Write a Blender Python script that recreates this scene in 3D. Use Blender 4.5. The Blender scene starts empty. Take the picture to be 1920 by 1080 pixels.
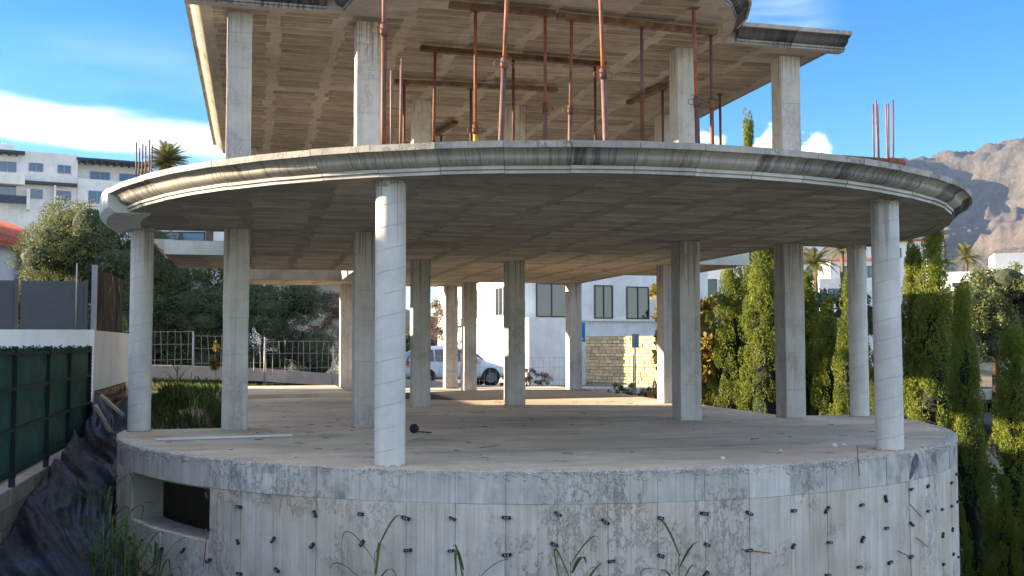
import bpy, bmesh, math, random
import numpy as np
from mathutils import Vector, Matrix, noise

S = bpy.context.scene
COL = S.collection
R = math.radians
rng = random.Random(7)
NR = np.random.default_rng(11)

# ------------------------------------------------------------------ camera, sky, sun, exposure
cam = bpy.data.cameras.new('camera')
cam.lens = 35.625; cam.sensor_width = 36.0; cam.clip_start = .1; cam.clip_end = 20000
co = bpy.data.objects.new('camera', cam); COL.objects.link(co)
co.location = (0, 0, 1.157)
co.rotation_euler = (R(90) + .056, .0017, 0)
S.camera = co

SUN_AZ = R(6.5)      # the sun stands to the left, a little behind the building
SUN_EL = R(11.0)
sdir = Vector((-math.cos(SUN_AZ) * math.cos(SUN_EL), math.sin(SUN_AZ) * math.cos(SUN_EL), math.sin(SUN_EL)))
sl = bpy.data.lights.new('sun', 'SUN'); sl.energy = 3.7; sl.angle = R(.55); sl.color = (1.0, .80, .55)
so = bpy.data.objects.new('sun', sl); COL.objects.link(so)
so.rotation_euler = (-sdir).to_track_quat('-Z', 'Y').to_euler()
so.location = (-30, 5, 30)

w = bpy.data.worlds.new('World'); S.world = w; w.use_nodes = True
wt = w.node_tree; wt.nodes.clear()
def wn(t, **k):
    n = wt.nodes.new(t)
    for a, b in k.items(): setattr(n, a, b)
    return n
def wmath(op, a, b=None, c=None, clamp=False):
    n = wn('ShaderNodeMath', operation=op, use_clamp=clamp)
    for i, v in enumerate((a, b, c)):
        if v is None: continue
        if isinstance(v, (int, float)): n.inputs[i].default_value = v
        else: wt.links.new(v, n.inputs[i])
    return n.outputs[0]
sky = wn('ShaderNodeTexSky', sky_type='NISHITA', sun_disc=False)
sky.sun_elevation = SUN_EL; sky.sun_rotation = math.atan2(sdir.x, sdir.y)
sky.altitude = 1500; sky.air_density = 1.0; sky.dust_density = .05; sky.ozone_density = 2.5
tcw = wn('ShaderNodeTexCoord')
sep = wn('ShaderNodeSeparateXYZ'); wt.links.new(tcw.outputs['Generated'], sep.inputs[0])
az = wmath('ARCTAN2', sep.outputs[0], sep.outputs[1])         # 0 ahead, negative to the left
el = wmath('ARCSINE', sep.outputs[2])
def band(v, lo, hi, soft):
    mr = wn('ShaderNodeMapRange', interpolation_type='SMOOTHSTEP'); wt.links.new(v, mr.inputs[0])
    mr.inputs[1].default_value = lo - soft; mr.inputs[2].default_value = lo
    mr2 = wn('ShaderNodeMapRange', interpolation_type='SMOOTHSTEP'); wt.links.new(v, mr2.inputs[0])
    mr2.inputs[1].default_value = hi; mr2.inputs[2].default_value = hi + soft
    mr2.inputs[3].default_value = 1; mr2.inputs[4].default_value = 0
    return wmath('MULTIPLY', mr.outputs[0], mr2.outputs[0])
cv = wn('ShaderNodeCombineXYZ'); wt.links.new(az, cv.inputs[0]); wt.links.new(el, cv.inputs[1])
def cnoise(sx, sy, detail, seed):
    mp = wn('ShaderNodeMapping'); mp.inputs['Scale'].default_value = (sx, sy, 1); mp.inputs['Location'].default_value = (seed, seed * .7, 0)
    wt.links.new(cv.outputs[0], mp.inputs[0])
    n = wn('ShaderNodeTexNoise'); n.inputs['Scale'].default_value = 1; n.inputs['Detail'].default_value = detail
    wt.links.new(mp.outputs[0], n.inputs['Vector']); return n.outputs[0]
n1 = cnoise(7, 30, 5, 3.1)
# long lens cloud low on the left: edges wander with the noise and sink to the right
wob = wmath('MULTIPLY_ADD', n1, .030, -.015)
ev = wmath('ADD', el, wob)
ev = wmath('ADD', ev, wmath('MULTIPLY', wmath('ADD', az, .47), .05))
c1 = wmath('MULTIPLY', band(ev, .190, .212, .011), wmath('MULTIPLY_ADD', cnoise(5, 45, 4, 6.1), 1.1, .05, True))
c1 = wmath('MULTIPLY', c1, band(az, -1.6, -.265, .06))
# small cumulus low over the right, a veil higher up
n2 = cnoise(28, 40, 6, 8.3)
ev2 = wmath('ADD', el, wmath('MULTIPLY_ADD', n2, .10, -.05))
az2 = wmath('ADD', az, wmath('MULTIPLY_ADD', cnoise(22, 30, 5, 2.2), .16, -.08))
c2 = wmath('MULTIPLY', band(ev2, .10, .186, .014), band(az2, .205, .285, .03))
n3 = cnoise(9, 60, 5, 5.7)
c3 = wmath('MULTIPLY', wmath('MULTIPLY', band(el, .295, .315, .02), band(az, .20, .27, .06)), wmath('MULTIPLY_ADD', n3, 2.2, -.7, True))
n4 = cnoise(5, 22, 6, 1.3)
c4 = wmath('MULTIPLY', wmath('MULTIPLY', band(el, .13, .26, .05), band(az, -1.2, -.30, .1)), wmath('MULTIPLY_ADD', n4, 1.6, -.62, True))
cl = wmath('MAXIMUM', wmath('MAXIMUM', wmath('MULTIPLY', c1, .8), wmath('MULTIPLY', c2, .9)), wmath('MAXIMUM', wmath('MULTIPLY', c3, .25), wmath('MULTIPLY', c4, .15)))
# white cloud added outside the view only, to lift and whiten the shade
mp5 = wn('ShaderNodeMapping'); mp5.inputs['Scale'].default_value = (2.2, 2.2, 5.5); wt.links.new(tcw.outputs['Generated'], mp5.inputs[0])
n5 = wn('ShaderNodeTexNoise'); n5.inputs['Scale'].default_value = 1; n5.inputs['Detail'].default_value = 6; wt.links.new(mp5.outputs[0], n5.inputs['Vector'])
fill_cloud = wmath('MULTIPLY_ADD', n5.outputs[0], 5.0, -2.15, True)
fill_cloud = wmath('MULTIPLY', fill_cloud, wmath('SUBTRACT', 1.0, wmath('MULTIPLY', band(az, -.56, .52, .12), band(el, -1.0, .46, .12))))
cl = wmath('MAXIMUM', cl, wmath('MULTIPLY', fill_cloud, .8))
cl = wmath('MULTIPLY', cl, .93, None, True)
hs = wn('ShaderNodeHueSaturation'); hs.inputs['Hue'].default_value = .507; hs.inputs['Saturation'].default_value = 1.32; hs.inputs['Value'].default_value = 1.0
wt.links.new(sky.outputs[0], hs.inputs['Color'])
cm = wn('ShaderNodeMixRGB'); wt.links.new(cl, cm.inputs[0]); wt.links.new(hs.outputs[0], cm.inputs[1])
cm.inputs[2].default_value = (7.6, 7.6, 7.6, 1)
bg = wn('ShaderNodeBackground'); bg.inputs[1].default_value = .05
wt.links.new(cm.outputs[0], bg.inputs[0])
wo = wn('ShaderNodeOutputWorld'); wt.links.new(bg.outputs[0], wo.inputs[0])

vs = S.view_settings
S.display_settings.display_device = 'sRGB'
vs.view_transform = 'Standard'; vs.look = 'None'; vs.gamma = 1.0; vs.use_curve_mapping = False
vs.exposure = 2.75
S.cycles.max_bounces = 8; S.cycles.diffuse_bounces = 5; S.cycles.transparent_max_bounces = 6
S.cycles.use_denoising = True

# ------------------------------------------------------------------ frames of reference
TH = R(14.27); CT, ST = math.cos(TH), math.sin(TH); CX, CY = .312, 15.109   # building: centre of the round terrace
def L(x, y, z=0.0): return Vector((CX + CT * x - ST * y, CY + ST * x + CT * y, z))
def toL(X, Y):
    X, Y = X - CX, Y - CY
    return CT * X + ST * Y, -ST * X + CT * Y
Z1, T1, Z2, T2 = 2.75, 3.01, 5.77, 6.03       # ceiling and top of the two slabs
RB, RS, RF = 5.75, 5.77, 6.00                 # base wall, ceiling edge, cornice lip

# ------------------------------------------------------------------ mesh helpers
class MB:
    def __init__(s): s.v = []; s.f = []
    def add(s, vs, fs):
        b = len(s.v); s.v += [tuple(p) for p in vs]; s.f += [tuple(i + b for i in f) for f in fs]; return s
    def box(s, x0, x1, y0, y1, z0, z1):
        return s.add([(x0,y0,z0),(x1,y0,z0),(x1,y1,z0),(x0,y1,z0),(x0,y0,z1),(x1,y0,z1),(x1,y1,z1),(x0,y1,z1)],
                     [(3,2,1,0),(4,5,6,7),(0,1,5,4),(1,2,6,5),(2,3,7,6),(3,0,4,7)])
    def prism(s, poly, z0, z1):
        n = len(poly)
        return s.add([(x,y,z0) for x,y in poly] + [(x,y,z1) for x,y in poly],
                     [tuple(range(n-1,-1,-1)), tuple(range(n,2*n))] + [(i,(i+1)%n,n+(i+1)%n,n+i) for i in range(n)])
    def tube(s, pts, rad, n=8, cap=True):
        pts = [Vector(p) for p in pts]; rad = rad if isinstance(rad, (list, tuple)) else [rad] * len(pts)
        rings = []
        for i, p in enumerate(pts):
            d = (pts[min(i+1,len(pts)-1)] - pts[max(i-1,0)]).normalized()
            a = d.cross(Vector((0,0,1)))
            if a.length < 1e-3: a = Vector((1,0,0))
            a.normalize(); b = d.cross(a).normalized()
            rings.append([p + (a * math.cos(2*math.pi*k/n) + b * math.sin(2*math.pi*k/n)) * rad[i] for k in range(n)])
        fs = []
        for i in range(len(rings)-1):
            for k in range(n):
                fs.append((i*n+k, i*n+(k+1)%n, (i+1)*n+(k+1)%n, (i+1)*n+k))
        if cap: fs.append(tuple(range(n-1,-1,-1))); fs.append(tuple((len(rings)-1)*n+k for k in range(n)))
        return s.add([p for r in rings for p in r], fs)
    def quad(s, a, b, c, d): return s.add([a,b,c,d], [(0,1,2,3)])
    def ring(s, c, r, rt, axis='y', n=14, m=6):
        pv = []
        for i in range(n):
            t = 2*math.pi*i/n
            for k in range(m):
                u = 2*math.pi*k/m; q = r + rt*math.cos(u); h = rt*math.sin(u)
                o = (q*math.cos(t), h, q*math.sin(t)) if axis == 'y' else ((q*math.cos(t), q*math.sin(t), h) if axis == 'z' else (h, q*math.cos(t), q*math.sin(t)))
                pv.append((c[0]+o[0], c[1]+o[1], c[2]+o[2]))
        return s.add(pv, [(i*m+k, ((i+1)%n)*m+k, ((i+1)%n)*m+(k+1)%m, i*m+(k+1)%m) for i in range(n) for k in range(m)])
    def mesh(s, name, mat, smooth=False, fix=True):
        me = bpy.data.meshes.new(name); me.from_pydata(s.v, [], s.f)
        if fix:
            b = bmesh.new(); b.from_mesh(me); bmesh.ops.recalc_face_normals(b, faces=b.faces); b.to_mesh(me); b.free()
        if smooth:
            me.polygons.foreach_set('use_smooth', [True] * len(me.polygons))
        if mat: me.materials.append(mat)
        return me
    def build(s, name, mat, parent=None, smooth=False, loc=(0,0,0), rz=0.0):
        return put(name, s.mesh(name, mat, smooth), parent, loc, rz)
def put(name, me, parent=None, loc=(0,0,0), rz=0.0, rot=None, scale=None):
    o = bpy.data.objects.new(name, me); COL.objects.link(o); o.location = loc
    o.rotation_euler = rot if rot is not None else (0, 0, rz)
    if scale is not None: o.scale = scale if isinstance(scale, (tuple, list)) else (scale,)*3
    if parent is not None: o.parent = parent
    return o
def tag(o, label=None, cat=None, group=None, kind=None):
    if label: o['label'] = label
    if cat: o['category'] = cat
    if group: o['group'] = group
    if kind: o['kind'] = kind
    return o
def thing(name, label, cat, loc=(0,0,0), rz=0.0, group=None):
    o = bpy.data.objects.new(name, None); o.empty_display_size = .2; COL.objects.link(o)
    o.location = loc; o.rotation_euler = (0, 0, rz)
    return tag(o, label, cat, group)
def copy_tree(o, parent=None):
    c = o.copy(); COL.objects.link(c); c.parent = parent
    for ch in [q for q in CH.get(o.name, list(o.children))]: copy_tree(ch, c)
    return c
CH = {}
def clone(o, loc, rz=None, label=None, scale=None):
    c = copy_tree(o); c.location = loc
    if rz is not None: c.rotation_euler = (0, 0, rz)
    if label: c['label'] = label
    if scale is not None: c.scale = scale if isinstance(scale, (tuple, list)) else (scale,)*3
    return c
def np_mesh(name, V, F, mat, smooth=False):
    me = bpy.data.meshes.new(name); n, k = F.shape
    me.vertices.add(len(V)); me.vertices.foreach_set('co', V.astype(np.float32).ravel())
    me.loops.add(n*k); me.loops.foreach_set('vertex_index', F.astype(np.int32).ravel())
    me.polygons.add(n); me.polygons.foreach_set('loop_start', np.arange(0, n*k, k, dtype=np.int32))
    me.polygons.foreach_set('loop_total', np.full(n, k, np.int32))
    if smooth: me.polygons.foreach_set('use_smooth', np.ones(n, bool))
    me.update(calc_edges=True); me.validate()
    if mat: me.materials.append(mat)
    return me

# ------------------------------------------------------------------ materials
class NT:
    def __init__(s, name):
        s.m = bpy.data.materials.new(name); s.m.use_nodes = True; s.t = s.m.node_tree; s.t.nodes.clear()
        s.out = s.n('ShaderNodeOutputMaterial'); s.b = s.n('ShaderNodeBsdfPrincipled'); s.l(s.b.outputs[0], s.out.inputs[0])
    def n(s, t, **k):
        q = s.t.nodes.new(t)
        for a, b in k.items(): setattr(q, a, b)
        return q
    def l(s, a, b): s.t.links.new(a, b)
    def set(s, sock, v):
        if isinstance(v, bpy.types.NodeSocket): s.l(v, sock)
        elif isinstance(v, (tuple, list)) and len(v) == 3 and sock.type == 'RGBA': sock.default_value = (*v, 1)
        else: sock.default_value = v
    def math(s, op, a, b=0.0, clamp=False):
        q = s.n('ShaderNodeMath', operation=op, use_clamp=clamp); s.set(q.inputs[0], a); s.set(q.inputs[1], b); return q.outputs[0]
    def mix(s, fac, a, b, blend='MIX'):
        q = s.n('ShaderNodeMixRGB', blend_type=blend); s.set(q.inputs[0], fac); s.set(q.inputs[1], a); s.set(q.inputs[2], b); return q.outputs[0]
    def noise(s, vec, scale, detail=4, rough=.55, sc3=None):
        if sc3:
            mp = s.n('ShaderNodeMapping'); s.l(vec, mp.inputs[0]); mp.inputs['Scale'].default_value = sc3; vec = mp.outputs[0]
        q = s.n('ShaderNodeTexNoise'); s.l(vec, q.inputs['Vector']); q.inputs['Scale'].default_value = scale
        q.inputs['Detail'].default_value = detail; q.inputs['Roughness'].default_value = rough; return q.outputs[0]
    def ramp(s, f, lo, hi, a=0.0, b=1.0):
        q = s.n('ShaderNodeMapRange', interpolation_type='SMOOTHSTEP'); s.set(q.inputs[0], f)
        q.inputs[1].default_value = lo; q.inputs[2].default_value = hi; q.inputs[3].default_value = a; q.inputs[4].default_value = b; return q.outputs[0]
    def bump(s, h, strength, dist=.02):
        q = s.n('ShaderNodeBump'); q.inputs['Strength'].default_value = strength; q.inputs['Distance'].default_value = dist
        s.l(h, q.inputs['Height']); s.l(q.outputs[0], s.b.inputs['Normal'])
    def coord(s, rand=True, kind='Object'):
        tc = s.n('ShaderNodeTexCoord').outputs[kind]
        s.rnd = s.n('ShaderNodeObjectInfo').outputs['Random']
        if not rand: return tc
        a = s.n('ShaderNodeVectorMath', operation='ADD'); s.l(tc, a.inputs[0])
        m = s.math('MULTIPLY', s.rnd, 37.0); c = s.n('ShaderNodeCombineXYZ'); s.l(m, c.inputs[0]); s.l(m, c.inputs[1]); s.l(m, c.inputs[2])
        s.l(c.outputs[0], a.inputs[1]); return a.outputs[0]
def mulc(c, k): return tuple(min(1, x * k) for x in c)

def concrete(name, col, warm=None, mott=1.1, streak=.35, sdir=(7, 7, .35), stain=0.0, stain_col=(.05,.05,.045), stain_sc=(1.5,1.5,1.5), stain_thr=(.52,.68),
             tint=.18, pits=.3, bump=.35, rough=.9, rand=True, helix=0.0, lift=0.0, flake=0.0, edge=None, grainy=0.0, drip=0.0, world=False):
    t = NT(name); v = t.coord(rand)
    if world: v = t.n('ShaderNodeNewGeometry').outputs['Position']
    warm = warm or mulc(col, .78)
    c = t.mix(t.ramp(t.noise(v, mott, 6, .62), .32, .68), mulc(col, 1.08), warm)
    c = t.mix(t.ramp(t.noise(v, mott * 4.3, 5), .35, .75, 0, .5), c, mulc(col, .72))
    s1 = t.noise(v, 1.0, 5, .6, sdir)
    c = t.mix(t.ramp(s1, .42, .75, 0, streak), c, mulc(warm, .55))
    c = t.mix(t.ramp(t.noise(v, 1.0, 4, .5, tuple(q * 2.3 + .1 for q in sdir)), .55, .72, 0, streak * .8), c, mulc(col, 1.25))
    grain = t.noise(v, 90, 3, .7)
    c = t.mix(.55, c, t.mix(t.ramp(grain, .25, .8), mulc(col, .6), mulc(col, 1.3)), 'MULTIPLY') if False else t.mix(t.ramp(grain, .45, .8, 0, .35), c, mulc(warm, .62))
    h = t.math('ADD', t.math('MULTIPLY', grain, .35), t.math('MULTIPLY', s1, .5))
    if grainy:
        gb_ = t.noise(v, 1.0, 3, .5, (42, 42, .22)); h = t.math('ADD', h, t.math('MULTIPLY', gb_, .8))
        c = t.mix(t.ramp(gb_, .5, .72, 0, grainy), c, mulc(warm, .5))
        wp = t.ramp(t.noise(v, 1.0, 5, .6, (.8, .8, 1.6)), .52, .68, 0, .55); c = t.mix(wp, c, mulc(warm, .92))
    if pits:
        vo = t.n('ShaderNodeTexVoronoi'); t.l(v, vo.inputs['Vector']); vo.inputs['Scale'].default_value = 16; vo.inputs['Randomness'].default_value = 1
        p = t.ramp(vo.outputs[0], .03, .10, 1, 0)
        p = t.math('MULTIPLY', p, t.ramp(t.noise(v, 3.0, 2), .5, .6))
        c = t.mix(t.math('MULTIPLY', p, pits), c, (.06,.055,.05)); h = t.math('SUBTRACT', h, t.math('MULTIPLY', p, .8))
    if flake:
        fl = t.noise(v, 4.5, 10, .75, (1.6, 1.6, 1.0)); fm = t.math('MULTIPLY', t.ramp(fl, .50, .535), t.ramp(t.noise(v, 1.1, 3), .44, .60))
        ring = t.math('MULTIPLY', fm, t.ramp(fl, .535, .57, 1, 0))
        c = t.mix(t.math('MULTIPLY', ring, flake), c, mulc(warm, .38))
        c = t.mix(t.math('MULTIPLY', t.ramp(fl, .56, .66), flake * .22), c, mulc(col, 1.25))
        h = t.math('ADD', h, t.math('MULTIPLY', fm, .7))
    if stain:
        st = t.ramp(t.noise(v, 1.0, 8, .66, stain_sc), *stain_thr)
        st = t.math('MULTIPLY', st, t.ramp(t.noise(v, .55, 3), .38, .62, .25, 1))
        c = t.mix(t.math('MULTIPLY', st, stain), c, stain_col)
    if drip:
        sp = t.n('ShaderNodeSeparateXYZ'); t.l(t.n('ShaderNodeTexCoord').outputs['Object'], sp.inputs[0])
        dn = t.noise(v, 1.0, 4, .6, (26, 26, .16)); dm_ = t.math('ADD', dn, t.ramp(sp.outputs[2], 1.3, 2.75, -.16, .13))
        c = t.mix(t.ramp(dm_, .61, .70, 0, drip), c, (.075,.068,.058))
    if helix or lift:
        sp = t.n('ShaderNodeSeparateXYZ'); t.l(t.n('ShaderNodeTexCoord').outputs['Object'], sp.inputs[0]); z = sp.outputs[2]
        if helix:
            a = t.math('DIVIDE', t.math('ARCTAN2', sp.outputs[1], sp.outputs[0]), 2 * math.pi)
            fr = t.math('FRACT', t.math('ADD', t.math('DIVIDE', z, helix), t.math('SUBTRACT', 40.0, a)))
            ln = t.ramp(fr, .0, .045, 1, 0)
            ln = t.math('MULTIPLY', ln, t.ramp(t.noise(v, 5, 3), .3, .55, .25, 1))
            c = t.mix(t.math('MULTIPLY', ln, .6), c, mulc(warm, .45)); h = t.math('SUBTRACT', h, ln)
    if tint:
        k = t.math('MULTIPLY_ADD', t.rnd, tint) if False else t.math('ADD', t.math('MULTIPLY', t.rnd, 2 * tint), 1 - tint)
        hv = t.n('ShaderNodeHueSaturation'); t.l(c, hv.inputs['Color']); t.l(k, hv.inputs['Value']); c = hv.outputs[0]
    t.set(t.b.inputs['Base Color'], c); t.b.inputs['Roughness'].default_value = rough
    t.b.inputs['Specular IOR Level'].default_value = .25
    t.bump(h, bump, .012)
    return t.m
def plain(name, col, rough=.6, metal=0.0, var=.15, sc=4.0, tint=0.0, bump=0.0, spec=.4):
    t = NT(name); v = t.coord()
    c = t.mix(t.ramp(t.noise(v, sc, 5), .3, .7), mulc(col, 1 + var), mulc(col, 1 - var))
    if tint:
        hv = t.n('ShaderNodeHueSaturation'); t.l(c, hv.inputs['Color']); t.l(t.math('ADD', t.math('MULTIPLY', t.rnd, 2*tint), 1 - tint), hv.inputs['Value']); c = hv.outputs[0]
    t.set(t.b.inputs['Base Color'], c); t.b.inputs['Roughness'].default_value = rough; t.b.inputs['Metallic'].default_value = metal
    t.b.inputs['Specular IOR Level'].default_value = spec
    if bump: t.bump(t.noise(v, sc * 9, 4), bump, .01)
    return t.m
def leafmat(name, a, b, c3=None, trans=.35, big=.6):
    t = NT(name); tc = t.coord()
    gi = t.n('ShaderNodeNewGeometry').outputs['Random Per Island']
    c = t.mix(gi, a, b)
    c = t.mix(t.ramp(t.noise(tc, big, 3), .4, .65, 0, .7), c, c3 or mulc(a, .6))
    t.set(t.b.inputs['Base Color'], c); t.b.inputs['Roughness'].default_value = .6; t.b.inputs['Specular IOR Level'].default_value = .25
    tr = t.n('ShaderNodeBsdfTranslucent'); t.set(tr.inputs[0], c)
    mx = t.n('ShaderNodeMixShader'); mx.inputs[0].default_value = trans
    t.l(t.b.outputs[0], mx.inputs[1]); t.l(tr.outputs[0], mx.inputs[2]); t.l(mx.outputs[0], t.out.inputs[0])
    return t.m
def rustmat(name, a, b, tint=.35):
    t = NT(name); v = t.coord()
    c = t.mix(t.ramp(t.noise(v, 6, 6, .7, (1, 1, .5)), .4, .6), a, b)
    c = t.mix(t.ramp(t.noise(v, 40, 3), .5, .7, 0, .5), c, mulc(a, .35))
    hv = t.n('ShaderNodeHueSaturation'); t.l(c, hv.inputs['Color']); t.l(t.math('ADD', t.math('MULTIPLY', t.rnd, 2*tint), 1 - tint), hv.inputs['Value'])
    t.set(t.b.inputs['Base Color'], hv.outputs[0]); t.b.inputs['Roughness'].default_value = .75; t.bump(t.noise(v, 60, 3), .2, .004)
    return t.m
def glassmat(name, col=(.03,.05,.08), rough=.04):
    t = NT(name); t.set(t.b.inputs['Base Color'], col); t.b.inputs['Roughness'].default_value = rough
    t.b.inputs['Specular IOR Level'].default_value = 1.0; t.b.inputs['IOR'].default_value = 1.5; return t.m

CON = (.45, .43, .39)
M = {}
M['column'] = concrete('column concrete', (.62,.595,.56), (.52,.495,.46), streak=.45, sdir=(9,9,.25), stain=.55, stain_col=(.09,.08,.07), stain_sc=(16,16,.28), stain_thr=(.60,.72), tint=.16, flake=.45, drip=.5)
M['round'] = concrete('round column concrete', (.66,.65,.63), (.58,.57,.55), streak=.2, sdir=(7,7,.3), stain=.35, stain_col=(.12,.11,.10), stain_sc=(14,14,.4), stain_thr=(.62,.72), tint=.04, pits=.6, helix=.215, drip=.4)
M['base'] = concrete('board marked concrete', (.66,.63,.59), (.57,.49,.39), mott=.9, streak=.4, sdir=(13,13,.35), stain=.6, stain_col=(.30,.24,.17), stain_sc=(4,4,.9), stain_thr=(.50,.68), tint=.07, flake=.3, bump=.8, pits=.8, grainy=.35, world=True)
M['base_top'] = concrete('upper band concrete', (.63,.62,.60), (.53,.50,.45), mott=1.2, streak=.45, sdir=(11,11,.5), stain=.85, stain_col=(.15,.15,.15), stain_sc=(2.0,2.0,1.6), stain_thr=(.49,.66), tint=.09, flake=.34, bump=.8, pits=.8, grainy=.4, world=True)
M['core'] = concrete('raw concrete', (.40,.38,.34), (.33,.30,.25), tint=0, streak=.3)
M['floor'] = concrete('dusty floor', (.80,.67,.51), (.62,.50,.36), mott=.42, streak=.35, sdir=(.5,2.2,1), stain=.5, stain_col=(.26,.21,.16), stain_sc=(.4,1.3,1), stain_thr=(.48,.66), tint=0, pits=.5, bump=.5, flake=.35)
M['joist1'] = concrete('ceiling ribs', (.37,.345,.295), (.28,.26,.22), mott=1.6, streak=.4, sdir=(1,6,1), stain=.5, stain_sc=(.8,2.5,1), stain_col=(.06,.055,.05), tint=0)
M['block1'] = concrete('ceiling blocks', (.46,.425,.345), (.35,.32,.26), mott=2.2, streak=.5, sdir=(1.2,9,1), stain=.5, stain_sc=(1.5,6,1), stain_col=(.07,.065,.055), tint=.2, pits=.2)
M['joist2'] = concrete('upper ceiling ribs', (.40,.365,.325), (.33,.295,.255), mott=1.6, streak=.4, sdir=(1,6,1), stain=.4, stain_sc=(.8,2.5,1), stain_col=(.12,.09,.07), tint=0)
M['block2'] = concrete('upper ceiling blocks', (.33,.285,.24), (.22,.19,.16), mott=2.2, streak=.5, sdir=(1.2,9,1), stain=.45, stain_sc=(1.5,6,1), stain_col=(.12,.09,.07), tint=.22, pits=.2)
M['cornice'] = concrete('cornice', (.50,.475,.43), (.41,.38,.33), streak=.45, sdir=(24,.6,.8), stain=.8, stain_col=(.17,.16,.14), stain_sc=(30,.6,2.2), stain_thr=(.47,.66), tint=.14, bump=.2)
M['cornice_grime'] = concrete('cornice with mildew', (.42,.42,.40), (.29,.28,.265), streak=.6, sdir=(24,.6,.8), stain=.88, stain_col=(.05,.05,.05), stain_sc=(26,.5,1.8), stain_thr=(.40,.62), tint=.12, bump=.2)
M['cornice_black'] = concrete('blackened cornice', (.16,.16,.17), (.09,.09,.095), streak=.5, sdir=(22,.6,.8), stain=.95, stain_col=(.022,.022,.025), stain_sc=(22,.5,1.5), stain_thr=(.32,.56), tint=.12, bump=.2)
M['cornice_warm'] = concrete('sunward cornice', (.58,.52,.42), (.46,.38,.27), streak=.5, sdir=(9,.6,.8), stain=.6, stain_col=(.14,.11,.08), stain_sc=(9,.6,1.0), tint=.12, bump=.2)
M['fillet'] = concrete('clean cornice fillet', (.60,.58,.54), (.50,.48,.44), streak=.3, sdir=(6,.6,.8), stain=.4, stain_col=(.2,.19,.17), stain_sc=(9,.6,1.0), tint=.12, bump=.15)
M['slab_lip'] = concrete('raw slab lip', (.48,.455,.41), (.37,.345,.31), mott=3, streak=.3, sdir=(4,.6,.8), stain=.5, stain_col=(.18,.17,.15), stain_sc=(4,2,2), tint=.12, bump=.8, flake=.5)
M['pale'] = concrete('pale plaster', (.66,.70,.66), (.58,.62,.57), streak=.15, stain=.25, tint=.04, bump=.15)
M['rust'] = rustmat('rusted steel', (.22,.07,.03), (.10,.055,.05))
M['rust_orange'] = rustmat('orange rusted steel', (.27,.085,.025), (.11,.05,.035), .35)
M['purple'] = rustmat('faded red oxide steel', (.20,.10,.09), (.11,.06,.06), .25)
M['yellow_paint'] = plain('yellow painted steel', (.55,.33,.04), .5, var=.2)
M['timber'] = plain('weathered shoring timber', (.13,.08,.05), .85, var=.4, sc=6, tint=.3, bump=.3)
M['tie'] = plain('black form tie', (.02,.02,.022), .5, tint=.3)
M['white_dot'] = plain('pale rivet', (.45,.45,.45), .6)
M['white_wall'] = concrete('white painted wall', (.80,.80,.79), (.74,.74,.73), mott=.4, streak=.12, stain=.12, stain_sc=(3,3,.5), stain_col=(.45,.43,.40), tint=0, pits=0, bump=.1)
M['dark_panel'] = plain('dark grey metal panel', (.075,.085,.10), .55, .0, .08)
M['green_net'] = plain('green shade net', (.009,.062,.042), .85, var=.3, sc=2.5, bump=.4)
M['green_dark'] = plain('dark green band', (.006,.018,.018), .8, var=.2)
M['cblock'] = concrete('concrete block', (.27,.24,.20), (.19,.165,.13), stain=.5, tint=.25, flake=.4)
M['rubble'] = concrete('rubble stone', (.26,.17,.10), (.17,.115,.075), mott=4, tint=.4)
M['stone_y'] = concrete('honey coloured stone', (.72,.58,.36), (.60,.46,.27), mott=3, streak=.2, tint=.22, bump=.4)
M['mortar'] = concrete('mortar', (.42,.37,.29), tint=0)
M['glass'] = glassmat('window glass', (.04,.09,.18))
M['glass_dark'] = glassmat('dark window glass', (.02,.03,.04))
M['frame_dark'] = plain('dark window frame', (.035,.04,.05), .5, var=.05)
M['frame_grey'] = plain('grey window frame', (.30,.33,.38), .5, var=.05)
M['slate'] = plain('slate blue timber', (.05,.06,.085), .6, var=.1)
M['tile'] = plain('terracotta tile', (.36,.085,.05), .8, var=.3, sc=8, tint=.2)
M['brown_wood'] = plain('brown cladding', (.13,.07,.05), .7)
M['carwhite'] = plain('white car paint', (.74,.75,.78), .25, var=.02, spec=.6)
M['tyre'] = plain('tyre rubber', (.02,.02,.02), .8)
M['rim'] = plain('alloy', (.16,.16,.17), .4, .6)
M['galv'] = plain('galvanised steel', (.40,.40,.38), .55, .3)
M['signblue'] = plain('blue sign face', (.01,.20,.55), .5, var=.03)
M['signwhite'] = plain('white sign face', (.8,.8,.8), .5, var=.03)
M['signback'] = plain('grey sign back', (.22,.30,.38), .5, .2)
M['asphalt'] = concrete('asphalt', (.075,.073,.07), (.055,.052,.05), tint=0, streak=.1)
M['paving'] = concrete('pavement concrete', (.46,.40,.36), (.38,.33,.29), tint=0, streak=.1)
M['bark'] = concrete('bark', (.12,.09,.065), (.07,.055,.04), mott=4, streak=.7, tint=.1)
M['painted_shade'] = concrete('bitumen coat', (.06,.055,.05), (.035,.032,.03), mott=1.2, tint=0)  # near-black colour painting the shaded rear court
M['black'] = plain('matt black', (.015,.015,.018), .7)
M['pvc'] = plain('white plastic pipe', (.75,.77,.80), .4, var=.03)
M['wood_pale'] = plain('pale cut timber', (.55,.47,.37), .8, var=.15)
M['greywood'] = plain('grey weathered wood', (.12,.115,.13), .85, var=.4, sc=12, bump=.4)
M['orange'] = plain('orange plastic', (.75,.22,.10), .5, var=.1)

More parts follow.
